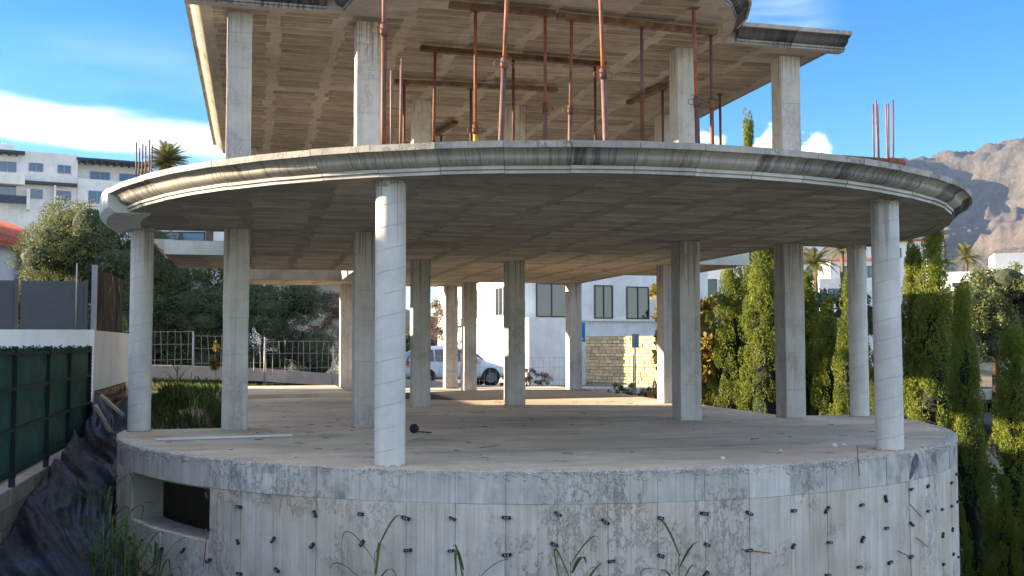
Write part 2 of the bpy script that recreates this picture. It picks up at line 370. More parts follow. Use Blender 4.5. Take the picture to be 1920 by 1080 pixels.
# ------------------------------------------------------------------ terrain
def sm(a, b, x):
    t = min(1, max(0, (x - a) / (b - a))); return t * t * (3 - 2 * t)
def lerp(a, b, t): return a + (b - a) * t
def pw(x, xs, ys):
    return float(np.interp(x, xs, ys))
def zstreet(X): return pw(X, [-30, -11.2, -3, 8, 40], [1.2, .26, -.62, -1.0, -1.6])
def zleft(y): return pw(y, [-12, -6, -2.3, 1.2, 3.4, 7], [-2.1, -1.75, -.98, -.55, -.12, .12])
def foot(x, y):
    # signed distance-like value to the building plan, negative inside
    d1 = math.hypot(x, y) - 5.9 if y < .3 else 9
    d2 = max(abs(x) - 4.45, .2 - y, y - 13.2)
    return min(d1, d2)
def zground(X, Y):
    x, y = toL(X, Y)
    # rear plot and street
    rear = lerp(-.05, zstreet(X), sm(26, 32, Y))
    # left strip and garden
    left = zleft(y) - .9 * sm(-6.3, -5.0, x) * sm(1.0, -1.5, y) - .3 * sm(-6.62, -6.4, x)
    garden = lerp(-.25, .10, sm(.2, 3.0, y)) + .14 * math.sin(x * 2.1 + 1) * math.sin(y * 1.3)
    zl = lerp(left, garden, sm(-6.2, -5.6, x) * sm(.0, .6, y))
    zl = lerp(zl, rear, sm(9, 14, y))
    # front hollow, rising to where the camera stands
    fr = lerp(-.45, -2.7, sm(1.0, 4.5, Y))
    zl = lerp(fr, zl, sm(-9, -4.5, y))
    # right slope
    rt = pw(x, [4.4, 5.2, 6.2, 9, 14, 22, 40], [-.6, -2.6, -3.9, -5.0, -5.4, -5.4, -4.5])
    rt = min(rt, lerp(-3.3, 0, sm(-.3, .4, y)))
    rt = lerp(rt, lerp(rear, zstreet(X) - 2.5, sm(9, 22, x)), sm(9, 26, y))
    rt = lerp(lerp(fr, -4.8, sm(2, 6, x)), rt, sm(-9, -3, y))
    z = lerp(zl, rt, sm(-1.5, 5.0, x))
    # neighbour's plot on the left stands a little higher
    z = lerp(z, lerp(-.42, .25, sm(4, 9, y)), sm(-6.62, -6.9, x) * sm(-16, -13, y) * (1 - sm(10, 14, y)))
    # hillsides far behind
    far = 0.0
    z += sm(55, 125, Y) * sm(-8, -32, X) * 11 + sm(125, 500, Y) * sm(-10, -80, X) * 14
    z += sm(50, 95, Y) * sm(8, 30, X) * (8.5) + sm(110, 900, Y) * 45 * sm(40, 200, X)
    z += .05 * noise.noise(Vector((X * 1.3, Y * 1.3, 0)))
    d = foot(x, y)
    if d < 0: z = min(z, -1.6)
    elif d < .35: z = min(z, lerp(-.5, max(z, -.5), d / .35)) if z > -.5 else z
    return z
def axis(lo, a, b, hi, step, grow):
    r = list(np.arange(a, b + 1e-6, step)); s = step
    q = b
    while q < hi: s *= grow; q += s; r.append(q)
    q = a; s = step
    while q > lo: s *= grow; q -= s; r.insert(0, q)
    return np.array(r)
gx = axis(-3000, -14, 14, 5000, .33, 1.16); gy = axis(-60, 0, 34, 5500, .33, 1.13)
GV = np.array([(X, Y, zground(X, Y)) for Y in gy for X in gx]); nx, ny = len(gx), len(gy)
ii, jj = np.meshgrid(np.arange(nx - 1), np.arange(ny - 1)); q0 = (jj * nx + ii).ravel()
GF = np.stack([q0, q0 + 1, q0 + 1 + nx, q0 + nx], 1)
t = NT('ground earth and grass'); v = t.coord(False)
c = t.mix(t.ramp(t.noise(v, .6, 6, .65), .4, .62), (.30,.235,.165), (.10,.12,.05))
c = t.mix(t.ramp(t.noise(v, 7, 5), .4, .7, 0, .7), c, (.10,.075,.05))
c = t.mix(t.ramp(t.noise(v, .02, 4), .45, .6, 0, .7), c, (.16,.13,.08))
t.set(t.b.inputs['Base Color'], c); t.b.inputs['Roughness'].default_value = .95; t.bump(t.noise(v, 12, 5), .6, .05)
M['ground'] = t.m
tag(put('ground', np_mesh('ground', GV, GF, t.m, True)), kind='structure')

# street and pavement behind the plot
def strip(name, pts, w0, w1, dz, mat, n=40, thick=0.0):
    # pts: centre line in plan; follows the terrain of the street
    P = [Vector((p[0], p[1], 0)) for p in pts]; ls = [0]
    for a, b in zip(P, P[1:]): ls.append(ls[-1] + (b - a).length)
    mb = MB(); rows = []
    for i in range(n + 1):
        s = ls[-1] * i / n; x = np.interp(s, ls, [p.x for p in P]); y = np.interp(s, ls, [p.y for p in P])
        s2 = min(ls[-1], s + .3); s1 = max(0, s - .3)
        d = Vector((np.interp(s2, ls, [p.x for p in P]) - np.interp(s1, ls, [p.x for p in P]), np.interp(s2, ls, [p.y for p in P]) - np.interp(s1, ls, [p.y for p in P]), 0)).normalized()
        nn = Vector((-d.y, d.x, 0)); z = zstreet(x) + dz
        a = Vector((x, y, 0)) + nn * w0; b = Vector((x, y, 0)) + nn * w1
        rows.append(((a.x, a.y, z), (b.x, b.y, z)))
    for i in range(n):
        mb.quad(rows[i][0], rows[i][1], rows[i+1][1], rows[i+1][0])
        if thick:
            a, b = rows[i][0], rows[i+1][0]; mb.quad(a, b, (b[0], b[1], b[2]-thick), (a[0], a[1], a[2]-thick))
            a, b = rows[i][1], rows[i+1][1]; mb.quad(a, b, (b[0], b[1], b[2]-thick), (a[0], a[1], a[2]-thick))
    return tag(mb.build(name, mat), kind='structure')
RD = [(-40, 26), (-13, 34), (-4, 41), (4, 46), (30, 56)]
strip('road', RD, -3.0, 3.2, .09, M['asphalt'])
strip('pavement', RD, -5.2, -3.0, .21, M['paving'], thick=.4)

# ------------------------------------------------------------------ the unfinished building
B = thing('unfinished_building', 'unfinished grey concrete building with a round columned terrace and exposed slabs', 'building', L(0,0,0), TH)

# round base: core ring with a window opening, board-marked panels outside it
OA0, OA1, OZ0, OZ1 = R(-159.4), R(-140.7), -.84, -.325
PW = (OA1 - OA0) / 4
core = MB()
def arc_wall(mb, a0, a1, r0, r1, z0, z1, n):
    for i in range(n):
        a, b = a0 + (a1-a0)*i/n, a0 + (a1-a0)*(i+1)/n
        P = [(r1*math.cos(a), r1*math.sin(a)), (r1*math.cos(b), r1*math.sin(b)), (r0*math.cos(b), r0*math.sin(b)), (r0*math.cos(a), r0*math.sin(a))]
        z = (z0, z1)
        vs = [(x, y, z0) for x, y in P] + [(x, y, z1) for x, y in P]
        fs = [(0,1,5,4), (2,3,7,6), (4,5,6,7), (3,2,1,0)]
        if i == 0: fs.append((3,0,4,7))
        if i == n-1: fs.append((1,2,6,5))
        mb.add(vs, fs)
arc_wall(core, R(-180), OA0, 5.38, 5.722, -3.0, -.012, 12)
arc_wall(core, OA1, R(0), 5.38, 5.722, -3.0, -.012, 70)
arc_wall(core, OA0, OA1, 5.38, 5.722, -3.0, OZ0 - .006, 10)
arc_wall(core, OA0, OA1, 5.38, 5.722, OZ1 + .006, -.012, 10)
core.box(-5.72, -4.4, .0, .28, -3, -.014); core.box(4.4, 5.72, .0, .28, -3, -.014)
base = core.build('base_wall', M['core'], B)
def panel_mesh(name, w, z0, z1, mat, n=4):
    mb = MB(); rr = []
    g = .0025 / RB
    for i in range(n + 1):
        a = -w/2 + g + (w - 2*g) * i / n
        rr.append((math.cos(a), math.sin(a)))
    ro, ri = RB, RB - .06
    V, F = [], []
    zs = [z0, z0 + .003, z1 - .003, z1]; rs = [ro - .003, ro, ro, ro - .003]
    for i, (cx, sx) in enumerate(rr):
        e = .004 if i in (0, n) else 0
        for z, r in zip(zs, rs): V.append(((r - e) * cx, (r - e) * sx, z))
        V.append((ri * cx, ri * sx, z1)); V.append((ri * cx, ri * sx, z0))
    for i in range(n):
        for k in range(6): F.append((i*6+k, (i+1)*6+k, (i+1)*6+(k+1)%6, i*6+(k+1)%6))
    F.append(tuple(range(6))); F.append(tuple(n*6+k for k in range(5,-1,-1)))
    mb.add(V, F); return mb.mesh(name, mat)
up_me = panel_mesh('wall_panel', PW, -.2995, -.003, M['base_top'])
lo_me = panel_mesh('wall_panel', PW, -2.95, -.3015, M['base'])
si_me = panel_mesh('wall_panel', PW, -2.95, OZ0, M['base'])
k0 = -int((R(180) + OA0) / PW) - 1
joints = []
k = k0
while OA0 + k * PW < R(1):
    a = OA0 + (k + .5) * PW
    joints.append(OA0 + k * PW)
    d = rng.uniform(-.006, .006)
    o = put('wall_panel', up_me, base, (d*math.cos(a), d*math.sin(a), 0), a)
    d = rng.uniform(-.006, .006)
    put('wall_panel', si_me if 0 <= k < 4 else lo_me, base, (d*math.cos(a), d*math.sin(a), 0), a)
    k += 1
# black form ties down the joints
tm = MB(); tm.box(-.038, .038, -.010, .014, -.014, .014)
tie_me = tm.mesh('form_tie', M['tie'])
dm = MB()
for x in (-.012, .010): dm.box(x - .005, x + .005, -.0155, -.011, -.004, .005)
dot_me = dm.mesh('form_tie_rivets', M['white_dot'])
jn = bpy.data.meshes.new('form_tie'); bmj = bmesh.new(); bmj.from_mesh(tie_me); bmj.from_mesh(dot_me)
bmj.faces.ensure_lookup_table()
for f in bmj.faces[6:]: f.material_index = 1
bmj.to_mesh(jn); bmj.free(); jn.materials.append(M['tie']); jn.materials.append(M['white_dot'])
for ja in joints:
    if not (R(-172) < ja < R(-6)): continue
    z = -.42 + rng.uniform(-.05, .05)
    while z > -1.75:
        inop = OA0 - .02 < ja < OA1 - .04
        if not (inop and z > OZ0 - .07) and rng.random() < .87:
            tilt = rng.choice([0, 0, .1, -.1, .45, -.5, .2, -.8, 1.2]) + rng.uniform(-.1, .1)
            r = RB + .012; a = ja + rng.uniform(-.006, .006)
            put('form_tie', jn, base, (r*math.cos(a), r*math.sin(a), z), rot=(Matrix.Rotation(a + math.pi/2, 3, 'Z') @ Matrix.Rotation(tilt, 3, 'Y')).to_euler(), scale=(rng.uniform(.7, 1.15), 1, rng.uniform(.8, 1.1)))
        z -= .31 + rng.uniform(-.05, .06)
rod = MB(); rod.tube([(-.14,0,.06), (.14,-.01,-.05)], .005, 5)
rod_me = rod.mesh('tie_rod', M['rust'])
for a, z, tl in ((R(-60.5), -.62, .2), (R(-59), -.98, .1), (R(-63), -1.05, .0), (R(-84), -.80, -.2), (R(-141), -.95, 1.3), (R(-71), -.02, 1.15)):
    put('tie_rod', rod_me, base, ((RB+.02)*math.cos(a), (RB+.02)*math.sin(a), z), rot=(0, tl, a + math.pi/2))

# terrace floor
def arc_pts(r, a0, a1, n): return [(r*math.cos(R(a0 + (a1-a0)*i/n)), r*math.sin(R(a0 + (a1-a0)*i/n))) for i in range(n + 1)]
fl = MB(); fl.prism(arc_pts(5.738, -180, 0, 96) + [(5.738, .28), (4.32, .28), (4.32, 8.3), (-4.32, 8.3), (-4.32, .28), (-5.738, .28)], -.30, 0)
floor = fl.build('terrace_floor', M['floor'], B)
r2 = MB(); r2.box(-4.3, -1.9, 8.303, 13.1, -.30, .085); r2.box(-1.897, 4.3, 8.303, 13.1, -.30, -.02)
r2.build('rear_floor', M['floor'], B)
bt = MB(); bt.prism([(.4, 6.2), (4.25, 6.6), (4.28, 10.2), (2.1, 10.9), (-1.2, 9.7), (-1.8, 7.9)], .0, .006)  # dark sheet laid in to paint a shadowed court at the rear
b2 = bt.build('shade_patch', M['painted_shade'], B); b2['label'] = 'dark sheet on the rear floor painting the shade of a court'
# crumbled rim of aggregate
def pebbles(name, pts, sizes, mat, parent=None, kind='stuff'):
    V, F = [], []
    oc = np.array([(1,0,0),(-1,0,0),(0,1,0),(0,-1,0),(0,0,1),(0,0,-1)], float)
    of = np.array([(0,2,4),(2,1,4),(1,3,4),(3,0,4),(2,0,5),(1,2,5),(3,1,5),(0,3,5)])
    for i, (p, s) in enumerate(zip(pts, sizes)):
        q = oc * NR.uniform(.55, 1.2, (6, 1)) * s; a = NR.uniform(0, 6.3); c, n_ = math.cos(a), math.sin(a)
        q = q @ np.array([[c, n_, 0], [-n_, c, 0], [0, 0, .75]])
        V.append(q + p); F.append(of + 6 * i)
    o = put(name, np_mesh(name, np.vstack(V), np.vstack(F), mat), parent)
    if kind: o['kind'] = kind
    return o
M['aggregate'] = concrete('loose aggregate', (.68,.66,.63), (.48,.45,.41), mott=14, tint=0)
pp, ss = [], []
for i in range(8000):
    a = rng.uniform(-math.pi, 0)
    dens = .25 + .75 * (noise.noise(Vector((math.cos(a)*3.1, math.sin(a)*3.1, 1.7))) > -.05)
    if rng.random() > dens: continue
    if rng.random() < .5: r = 5.735 - abs(rng.gauss(0, .05)); z = .002
    else: r = 5.752; z = -abs(rng.gauss(0, .034))
    pp.append((r*math.cos(a), r*math.sin(a), z)); ss.append(rng.uniform(.005, .017))
pebbles('rim_aggregate', np.array(pp), ss, M['aggregate'], B)

# columns
RC = [(-2.74,-4.70), (2.78,-4.69), (-5.52,.06), (5.46,-.02)]
SC = [(-4.27,-.05), (-2.49,-.08), (2.46,.0), (4.26,.03), (-1.0,4.32), (.83,4.34), (4.01,4.36), (-1.68,12.24), (1.16,12.6), (1.34,11.0), (4.01,10.54)]
def round_col(h):
    mb = MB(); n = 40; V, F = [], []
    zs = [-.02, .5, 1, 1.5, 2, 2.5, h + .02]
    for z in zs:
        for k in range(n): V.append((.149*math.cos(2*math.pi*k/n), .149*math.sin(2*math.pi*k/n), z))
    for i in range(len(zs)-1):
        for k in range(n): F.append((i*n+k, i*n+(k+1)%n, (i+1)*n+(k+1)%n, (i+1)*n+k))
    mb.add(V, F); return mb.mesh('column', M['round'], True)
rc_me = round_col(Z1)
for i, (x, y) in enumerate(RC):
    o = put('column', rc_me, B, (x, y, 0), rng.uniform(-.6, .6)); o['label'] = 'round concrete column'
    # ragged mortar collar under the slab
    cp = [(x + .15*math.cos(a), y + .15*math.sin(a), Z1 - rng.uniform(0, .06)) for a in [rng.uniform(0, 6.28) for _ in range(60)]]
    pebbles('mortar_collar', np.array(cp), [rng.uniform(.008, .022) for _ in cp], M['core'], B)
def skirt(x, y, half, z, rnd):
    pts = []
    for _ in range(70):
        if rnd: a = rng.uniform(0, 6.28); pts.append((x + (half+.006)*math.cos(a), y + (half+.006)*math.sin(a), z))
        else:
            e = rng.uniform(-half, half); sd_ = rng.choice((-1, 1)); pts.append((x + e, y + sd_*(half+.004), z) if rng.random() < .5 else (x + sd_*(half+.004), y + e, z))
    pebbles('mortar_skirt', np.array(pts), [rng.uniform(.006, .02) for _ in pts], M['core'], B)
for x, y in RC: skirt(x, y, .149, .003, True)
for x, y in SC: skirt(x, y, .17, .003, False)
def sq_col(h, w, seed):
    mb = MB(); rr = random.Random(seed); z = -.01; n = 0
    first = rr.uniform(.42, .56)
    while z < h:
        z1 = min(h + .01, z + (first if n == 0 else .5)); 
        if h - z1 < .12: z1 = h + .01
        e = rr.uniform(-.004, .003); ox, oy = rr.uniform(-.002,.002), rr.uniform(-.002,.002); q = w/2 + e; b = .007
        V = []
        for zz, s in ((z, q-.005), (z+.006, q), (z1-.006, q), (z1, q-.005)):
            for sx, sy in ((-1,-1),(1,-1),(1,1),(-1,1)):
                if sx*sy > 0: V += [(sx*s+ox, sy*(s-b)+oy, zz), (sx*(s-b)+ox, sy*s+oy, zz)]
                else: V += [(sx*(s-b)+ox, sy*s+oy, zz), (sx*s+ox, sy*(s-b)+oy, zz)]
        F = [tuple(range(7,-1,-1)), tuple(range(24,32))]
        for i in range(3):
            for k in range(8): F.append((i*8+k, i*8+(k+1)%8, (i+1)*8+(k+1)%8, (i+1)*8+k))
        mb.add(V, F); z = z1; n += 1
    return mb.mesh('column', M['column'])
for i, (x, y) in enumerate(SC):
    put('column', sq_col(Z1, .34, i), B, (x, y, 0), 0)
for i, (x, y) in enumerate(SC[:7] + [(-4.2, 9.8), (4.0, 9.5)]):
    put('column', sq_col(Z2 - T1, .34, 50 + i), B, (x, y, T1), 0)

# slabs -----------------------------------------------------------
def in_mid(x, y, m=0.0):
    if y <= .2 and x*x + y*y < (RS - .16 - m)**2: return True
    if abs(x) < 4.28 - m and -.5 < y < 4.3: return True
    if -5.5 + m < x < 5.6 - m and 4.1 + m < y < 7.35 - m: return True
    if -1.9 + m < x < 4.2 - m and 7.0 < y < 10.7 - m: return True
    if -4.2 + m < x < 1.5 - m and 10.9 + m < y < 12.9 - m: return True
    return False
ms = MB()
zc0, zc1 = Z1 + .008, T1 - .006
ms.prism(arc_pts(5.74, -180, 0, 72) + [(5.74,.25), (4.33,.25), (4.33,4.05), (5.62,4.05), (5.62,7.45), (4.25,7.45), (4.25,10.8), (1.6,10.8), (1.6,13.0), (-4.3,13.0), (-4.3,10.8), (-1.95,10.8), (-1.95,7.45), (-5.55,7.45), (-5.55,4.05), (-4.33,4.05), (-4.33,.25), (-5.74,.25)], zc0, zc1)
mid = ms.build('terrace_roof_slab', M['joist1'], B)
tp = MB(); tp.prism(arc_pts(5.94, -180, 0, 60) + [(4.3,.2), (4.3,7.4), (-4.3,7.4), (-4.3,.2)], T1 - .02, T1 + .004)
tp.build('screed', M['core'], B)
BUL_C, BUL_R = -.25, 2.88
ba = math.degrees(math.acos((.57 + BUL_C) / BUL_R))
def in_up(x, y, m=0.0):
    if abs(x) < 4.70 - m and -.50 + m < y < 10.4: return True
    if y < -.3 and math.hypot(x, y - BUL_C) < BUL_R - .08 - m: return True
    return False
us = MB()
bx = math.sqrt(BUL_R**2 - (.57 + BUL_C)**2) - .02
arc = [(( BUL_R-.03)*math.cos(a), BUL_C + (BUL_R-.03)*math.sin(a)) for a in np.linspace(math.pi + math.asin(.32/BUL_R), 2*math.pi - math.asin(.32/BUL_R), 50)]
us.prism([(-4.77,-.55)] + arc + [(4.70,-.55), (4.70,10.6), (-4.77,10.6)], Z2 + .008, T2 - .006)
upper = us.build('upper_roof_slab', M['joist2'], B)
camL = toL(0, 0)
def soffit(parent, inside, zu, mat, y0, y1, x0, x1, px, py, bw, bl, name):
    cells = []
    y = y0; row = 0
    while y < y1:
        off = rng.uniform(-.03, .03); x = x0 + off
        while x < x1:
            cx_, cy_ = x + px/2, y + py/2
            if all(inside(cx_ + sx*bl/2, cy_ + sy*bw/2) for sx in (-1,1) for sy in (-1,1)) and rng.random() > .04:
                cells.append((cx_ + rng.uniform(-.03,.03), cy_))
            x += px
        y += py; row += 1
    def vis(c):
        X, Y, _ = L(*c); return (0 if abs(X) < .52 * Y and Y > 6 else 50) + math.hypot(X, Y)
    cells.sort(key=vis)
    shapes = []
    for k in range(4):
        l_, w_ = bl * rng.uniform(.86, 1.04), bw * rng.uniform(.92, 1.03); b = .006
        mb = MB()
        V = [(-l_/2,-w_/2,.03),(l_/2,-w_/2,.03),(l_/2,w_/2,.03),(-l_/2,w_/2,.03),(-l_/2,-w_/2,b),(l_/2,-w_/2,b),(l_/2,w_/2,b),(-l_/2,w_/2,b),(-l_/2+b,-w_/2+b,0),(l_/2-b,-w_/2+b,0),(l_/2-b,w_/2-b,0),(-l_/2+b,w_/2-b,0)]
        F = [(0,1,5,4),(1,2,6,5),(2,3,7,6),(3,0,4,7),(4,5,9,8),(5,6,10,9),(6,7,11,10),(7,4,8,11),(8,9,10,11)]
        mb.add(V, F); shapes.append((mb.mesh('soffit_block', mat), V, F))
    for c in cells[:300]:
        put('soffit_block', rng.choice(shapes)[0], parent, (c[0], c[1], zu + rng.uniform(-.004, .006)))
    if len(cells) > 300:
        mb = MB()
        for c in cells[300:]:
            _, V, F = rng.choice(shapes); dz = zu + rng.uniform(-.004, .006)
            mb.add([(a + c[0], b + c[1], q + dz) for a, b, q in V], F)
        tag(mb.build('soffit_blocks', mat, parent), kind='stuff')
soffit(mid, in_mid, Z1, M['block1'], -5.7, 13, -5.8, 5.8, .83, .27, .245, .70, 'soffit')
soffit(upper, in_up, Z2, M['block2'], -3.2, 10.5, -4.72, 4.8, .93, .27, .23, .78, 'soffit')

# cornice pieces ---------------------------------------------------
prof = [(-.16, 0.0), (0.0, 0.0), (0.0, .028), (-.012, .030), (-.012, .036), (.022, .036), (.022, .064), (.010, .066), (.010, .072)]
for i in range(11):
    s = i / 10; q = 2*s - 1
    g = .5 + .5 * math.copysign(abs(q)**2.0, q)
    prof.append((.03 + .165 * g, .074 + .126 * s))
prof += [(.23, .200), (.23, .262), (-.16, .262)]
def cornice_mesh(half, rad, mat, gap=.003, mit=None, under='joist1'):
    # piece of straight cornice facing -y whose ends are cut on planes that meet at the centre (rad>0) or square
    mb = MB(); n = len(prof); V = []
    for s in (-1, 1):
        for o, z in prof:
            k = (half * (rad + o) / rad if rad else half + (mit[0 if s < 0 else 1] * o if mit else 0)) - gap
            V.append((s * k, -o, z))
    F = [(i, (i+1) % n, n + (i+1) % n, n + i) for i in range(n)] + [tuple(range(n-1,-1,-1)), tuple(range(n, 2*n))]
    mb.add(V, F); me = mb.mesh('cornice_piece', mat)
    me.materials.append(M['cornice_grime'] if mat.name.startswith('blackened') else M['fillet']); me.materials.append(M['slab_lip']); me.materials.append(M[under])
    for p in me.polygons:      # the two fillets stay clean, the lip on top is raw slab
        zs_ = [me.vertices[i].co.z for i in p.vertices]
        if max(zs_) < .001: p.material_index = 3
        elif max(zs_) < .0735: p.material_index = 1
        elif min(zs_) > .199: p.material_index = 2
    return me
NSEG = 30; hw = math.pi / NSEG / 2
cm_clean = cornice_mesh(RS * math.tan(hw), RS, M['cornice']); cm_gr = cornice_mesh(RS * math.tan(hw), RS, M['cornice_grime']); cm_bl = cornice_mesh(RS * math.tan(hw), RS, M['cornice_black'])
apo = RS * math.cos(0)
for i in range(NSEG):
    if i < 3: continue
    a = -math.pi + (i + .5) * math.pi / NSEG
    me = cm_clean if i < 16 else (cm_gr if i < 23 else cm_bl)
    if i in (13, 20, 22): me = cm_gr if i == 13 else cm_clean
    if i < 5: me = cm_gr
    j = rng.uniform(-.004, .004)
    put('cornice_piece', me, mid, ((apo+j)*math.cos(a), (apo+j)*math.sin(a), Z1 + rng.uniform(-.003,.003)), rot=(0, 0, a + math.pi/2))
# plastered end block where the cornice stops on the left
eb = MB(); pr2 = [(-.25, -.015), (.16, -.015), (.235, .05), (.245, .10), (.245, .268), (-.25, .268)]; n = len(pr2); na_ = 6
V = [((RS + o)*math.cos(R(a_)), (RS + o)*math.sin(R(a_)), Z1 + z) for a_ in np.linspace(-162.1, -183.5, na_) for o, z in pr2]
eb.add(V, [(k*n+i, k*n+(i+1)%n, (k+1)*n+(i+1)%n, (k+1)*n+i) for k in range(na_-1) for i in range(n)] + [tuple(range(n)), tuple(range(na_*n-1, (na_-1)*n-1, -1))])
eb.build('plaster_end_block', M['pale'], mid)
# wings at the back: plaster faced fronts with cornice returns
pf = MB(); pf.box(-5.56, -4.335, 3.98, 4.045, Z1 - .002, T1 - .02); pf.build('plaster_face', M['pale'], mid)
pf = MB(); pf.box(4.335, 5.63, 3.98, 4.045, Z1 - .002, T1 + .005); pf.build('plaster_face', M['pale'], mid)
def run(x0, y0, x1, y1, zb, mat, parent, L0=.95, skip=0):
    d = Vector((x1-x0, y1-y0)); n = max(1, round(d.length / L0)); h = d.length / n / 2
    me = cornice_mesh(h, 0, mat, under='joist2' if zb > 4 else 'joist1')
    ang = math.atan2(d.y, d.x)
    for i in range(n):
        c = Vector((x0, y0)) + d * ((i + .5) / n)
        put('cornice_piece', me, parent, (c.x, c.y, zb + rng.uniform(-.003,.003)), rot=(0, 0, ang))
run(-5.56, 7.4, -5.56, 4.02, Z1, M['cornice'], mid)
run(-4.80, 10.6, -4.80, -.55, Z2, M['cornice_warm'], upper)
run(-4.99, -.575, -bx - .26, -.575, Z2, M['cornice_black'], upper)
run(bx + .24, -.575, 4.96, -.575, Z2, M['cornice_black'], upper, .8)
NB = 15; al = math.asin(.32 / BUL_R) - .02
st = (math.pi - 2*al) / NB; me_b = cornice_mesh(BUL_R * math.tan(st/2), BUL_R, M['cornice_black'], under='joist2'); me_g = cornice_mesh(BUL_R * math.tan(st/2), BUL_R, M['cornice_grime'], under='joist2')
for i in range(NB):
    a = math.pi + al + (i + .5) * st
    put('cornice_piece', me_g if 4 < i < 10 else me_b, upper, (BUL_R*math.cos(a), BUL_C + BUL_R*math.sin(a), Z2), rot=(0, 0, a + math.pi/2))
# plain edge of the upper slab on the right and rear
ed = MB(); ed.box(4.703, 4.74, -.55, 10.6, Z2 - .004, T2 - .01); ed.build('slab_edge', M['cornice_grime'], upper)
# parapet stub on the upper storey is not built; starter bars of the round columns stand above the slab
bar = MB(); bar.tube([(0,0,0), (0,0,.97)], .0105, 6); bar_me = bar.mesh('rebar', M['purple'], True)
for (x, y), offs in (((-2.74,-4.70), 6), ((2.78,-4.69), 6), ((-5.52,.06), 6), ((5.46,-.02), 6)):
    for k in range(offs):
        a = 2*math.pi*k/offs + .4
        put('rebar', bar_me, B, (x + .10*math.cos(a), y + .10*math.sin(a), T1 - .02), rot=(rng.uniform(-.015,.015), rng.uniform(-.015,.015), 0), scale=(1, 1, rng.uniform(.84, 1.02)))

# ------------------------------------------------------------------ shoring on the upper storey
def make_prop(mat_o, mat_i, name='shoring_prop', hh=2.62, joint=1.35):
    t = thing(name, 'prop', 'shoring prop')
    b = MB(); b.box(-.06,.06,-.06,.06,0,.008); b.build('base_plate', M['rust'], t)
    o = MB(); o.tube([(0,0,.008), (0,0,joint)], .030, 12); o.build('outer_tube', mat_o, t, True)
    i = MB(); i.tube([(0,0,joint-.05), (0,0,hh-.008)], .023, 12); i.build('inner_tube', mat_i, t, True)
    c = MB(); c.tube([(0,0,joint-.06), (0,0,joint+.07)], .039, 12); cc = c.build('collar', M['rust'], t, True)
    h = MB(); h.ring((.07,0,joint), .038, .005, 'y'); h.ring((-.07,0,joint), .038, .005, 'y'); h.tube([(-.07,.0,joint+.09),(.03,-.02,joint+.10),(.08,.01,joint+.07)], .005, 5); h.build('pin_handle', M['rust'], cc)
    p = MB(); p.box(-.065,.065,-.065,.065,hh-.008,hh); p.build('head_plate', M['rust'], t)
    return t
protos = [make_prop(M['purple'], M['rust_orange']), make_prop(M['rust'], M['rust'], joint=1.15), make_prop(M['rust_orange'], M['purple'], joint=1.6), make_prop(M['yellow_paint'], M['rust_orange'], joint=1.0)]
G = 'steel shoring props on the middle slab'
# local x, y, kind, label, lean
P = [(-1.20,-1.49,3,'yellow lower tube prop beside a dark one, under the front left timber',0),
     (-.23,-1.50,0,'rust prop at the right end of the front left timber',0),
     (.12,-1.43,0,'rusty prop at the left end of the front right timber',.02),
     (1.23,-1.36,2,'orange rust prop under the middle of the front right timber',0),
     (2.34,-1.26,2,'orange rust prop at the right end of the front right timber',0),
     (-1.43,.54,1,'dark prop at the left end of the second row timber',.015),
     (-.13,.64,1,'dark thin prop under the middle of the second row timber',0),
     (1.24,.69,1,'dark prop at the right end of the second row timber',0),
     (-1.57,2.59,1,'dark prop at the left end of the third row timber by a grey column',0),
     (-.40,2.58,1,'dark prop seen right behind the yellow prop in the third row',0),
     (.91,2.43,1,'dark prop near the right end of the third row timber',0),
     (2.91,1.90,1,'dark prop under the short timber beside the right inner column',0),
     (4.01,1.89,1,'dark prop standing alone against the sky on the right',0),
     (-.20,6.6,1,'far dark prop behind, under the slanting plank',0),
     (1.2,6.8,1,'far dark prop at the back right of the second grey column',0)]
for i, (x, y, kd, lb, lean) in enumerate(P):
    o = copy_tree(protos[kd]); o.location = L(x, y, T1 + .005); o.rotation_euler = (0, lean, TH); tag(o, lb, 'shoring prop', G)
# four long props near the front edge that run up out of the picture
FP = [(717,-3.55,2,'long orange and yellow rust prop by the starter bars, left of the four front props',0.0),(936,-3.45,0,'long leaning pinkish prop, second of the four front props',.045),
      (1140,-3.3,0,'long leaning prop with pale wire at its collar, third of the four front props',-.03),(1314,-2.3,0,'long dark purple prop, rightmost of the four front props',-.02)]
for px, y, kd, lb, lean in FP:
    # standing place along the front edge, found from its bearing in the photograph
    k = (px - 960) / 1900.0
    x = None
    for i in range(2000):
        xx = -3 + i * .003; X, Y, _ = L(xx, y)
        if X / Y > k: x = xx; break
    o = copy_tree(protos[kd]); o.location = L(x, y, T1 + .005); o.rotation_euler = (0, lean, TH); tag(o, lb, 'shoring prop', G)
    o.scale = (1.1, 1.1, 1.0)
for pr in protos:
    for ch in [c2 for c in pr.children for c2 in c.children] + list(pr.children): bpy.data.objects.remove(ch)
    bpy.data.objects.remove(pr)
def timber(a, b, z, lb, w=.055, h=.075):
    d = Vector((b[0]-a[0], b[1]-a[1])); l = d.length
    mb = MB(); mb.box(-.06, l + .06, -w, w, 0, h)
    tag(mb.build('shoring_timber', M['timber'], None, loc=L(a[0], a[1], z), rz=TH + math.atan2(d.y, d.x)), lb, 'timber', 'timbers under the upper slab')
zt = T1 + .005 + 2.62 + .001
timber((-1.5,-1.52), (-.15,-1.52), zt, 'brown timber under the upper slab, front row left')
timber((.02,-1.44), (2.36,-1.27), zt, 'brown timber under the upper slab, front row right, longest')
timber((-1.56,.53), (1.36,.70), zt, 'brown timber under the upper slab in the second row')
timber((-1.68,2.58), (1.08,2.44), zt, 'brown timber under the upper slab in the third row')
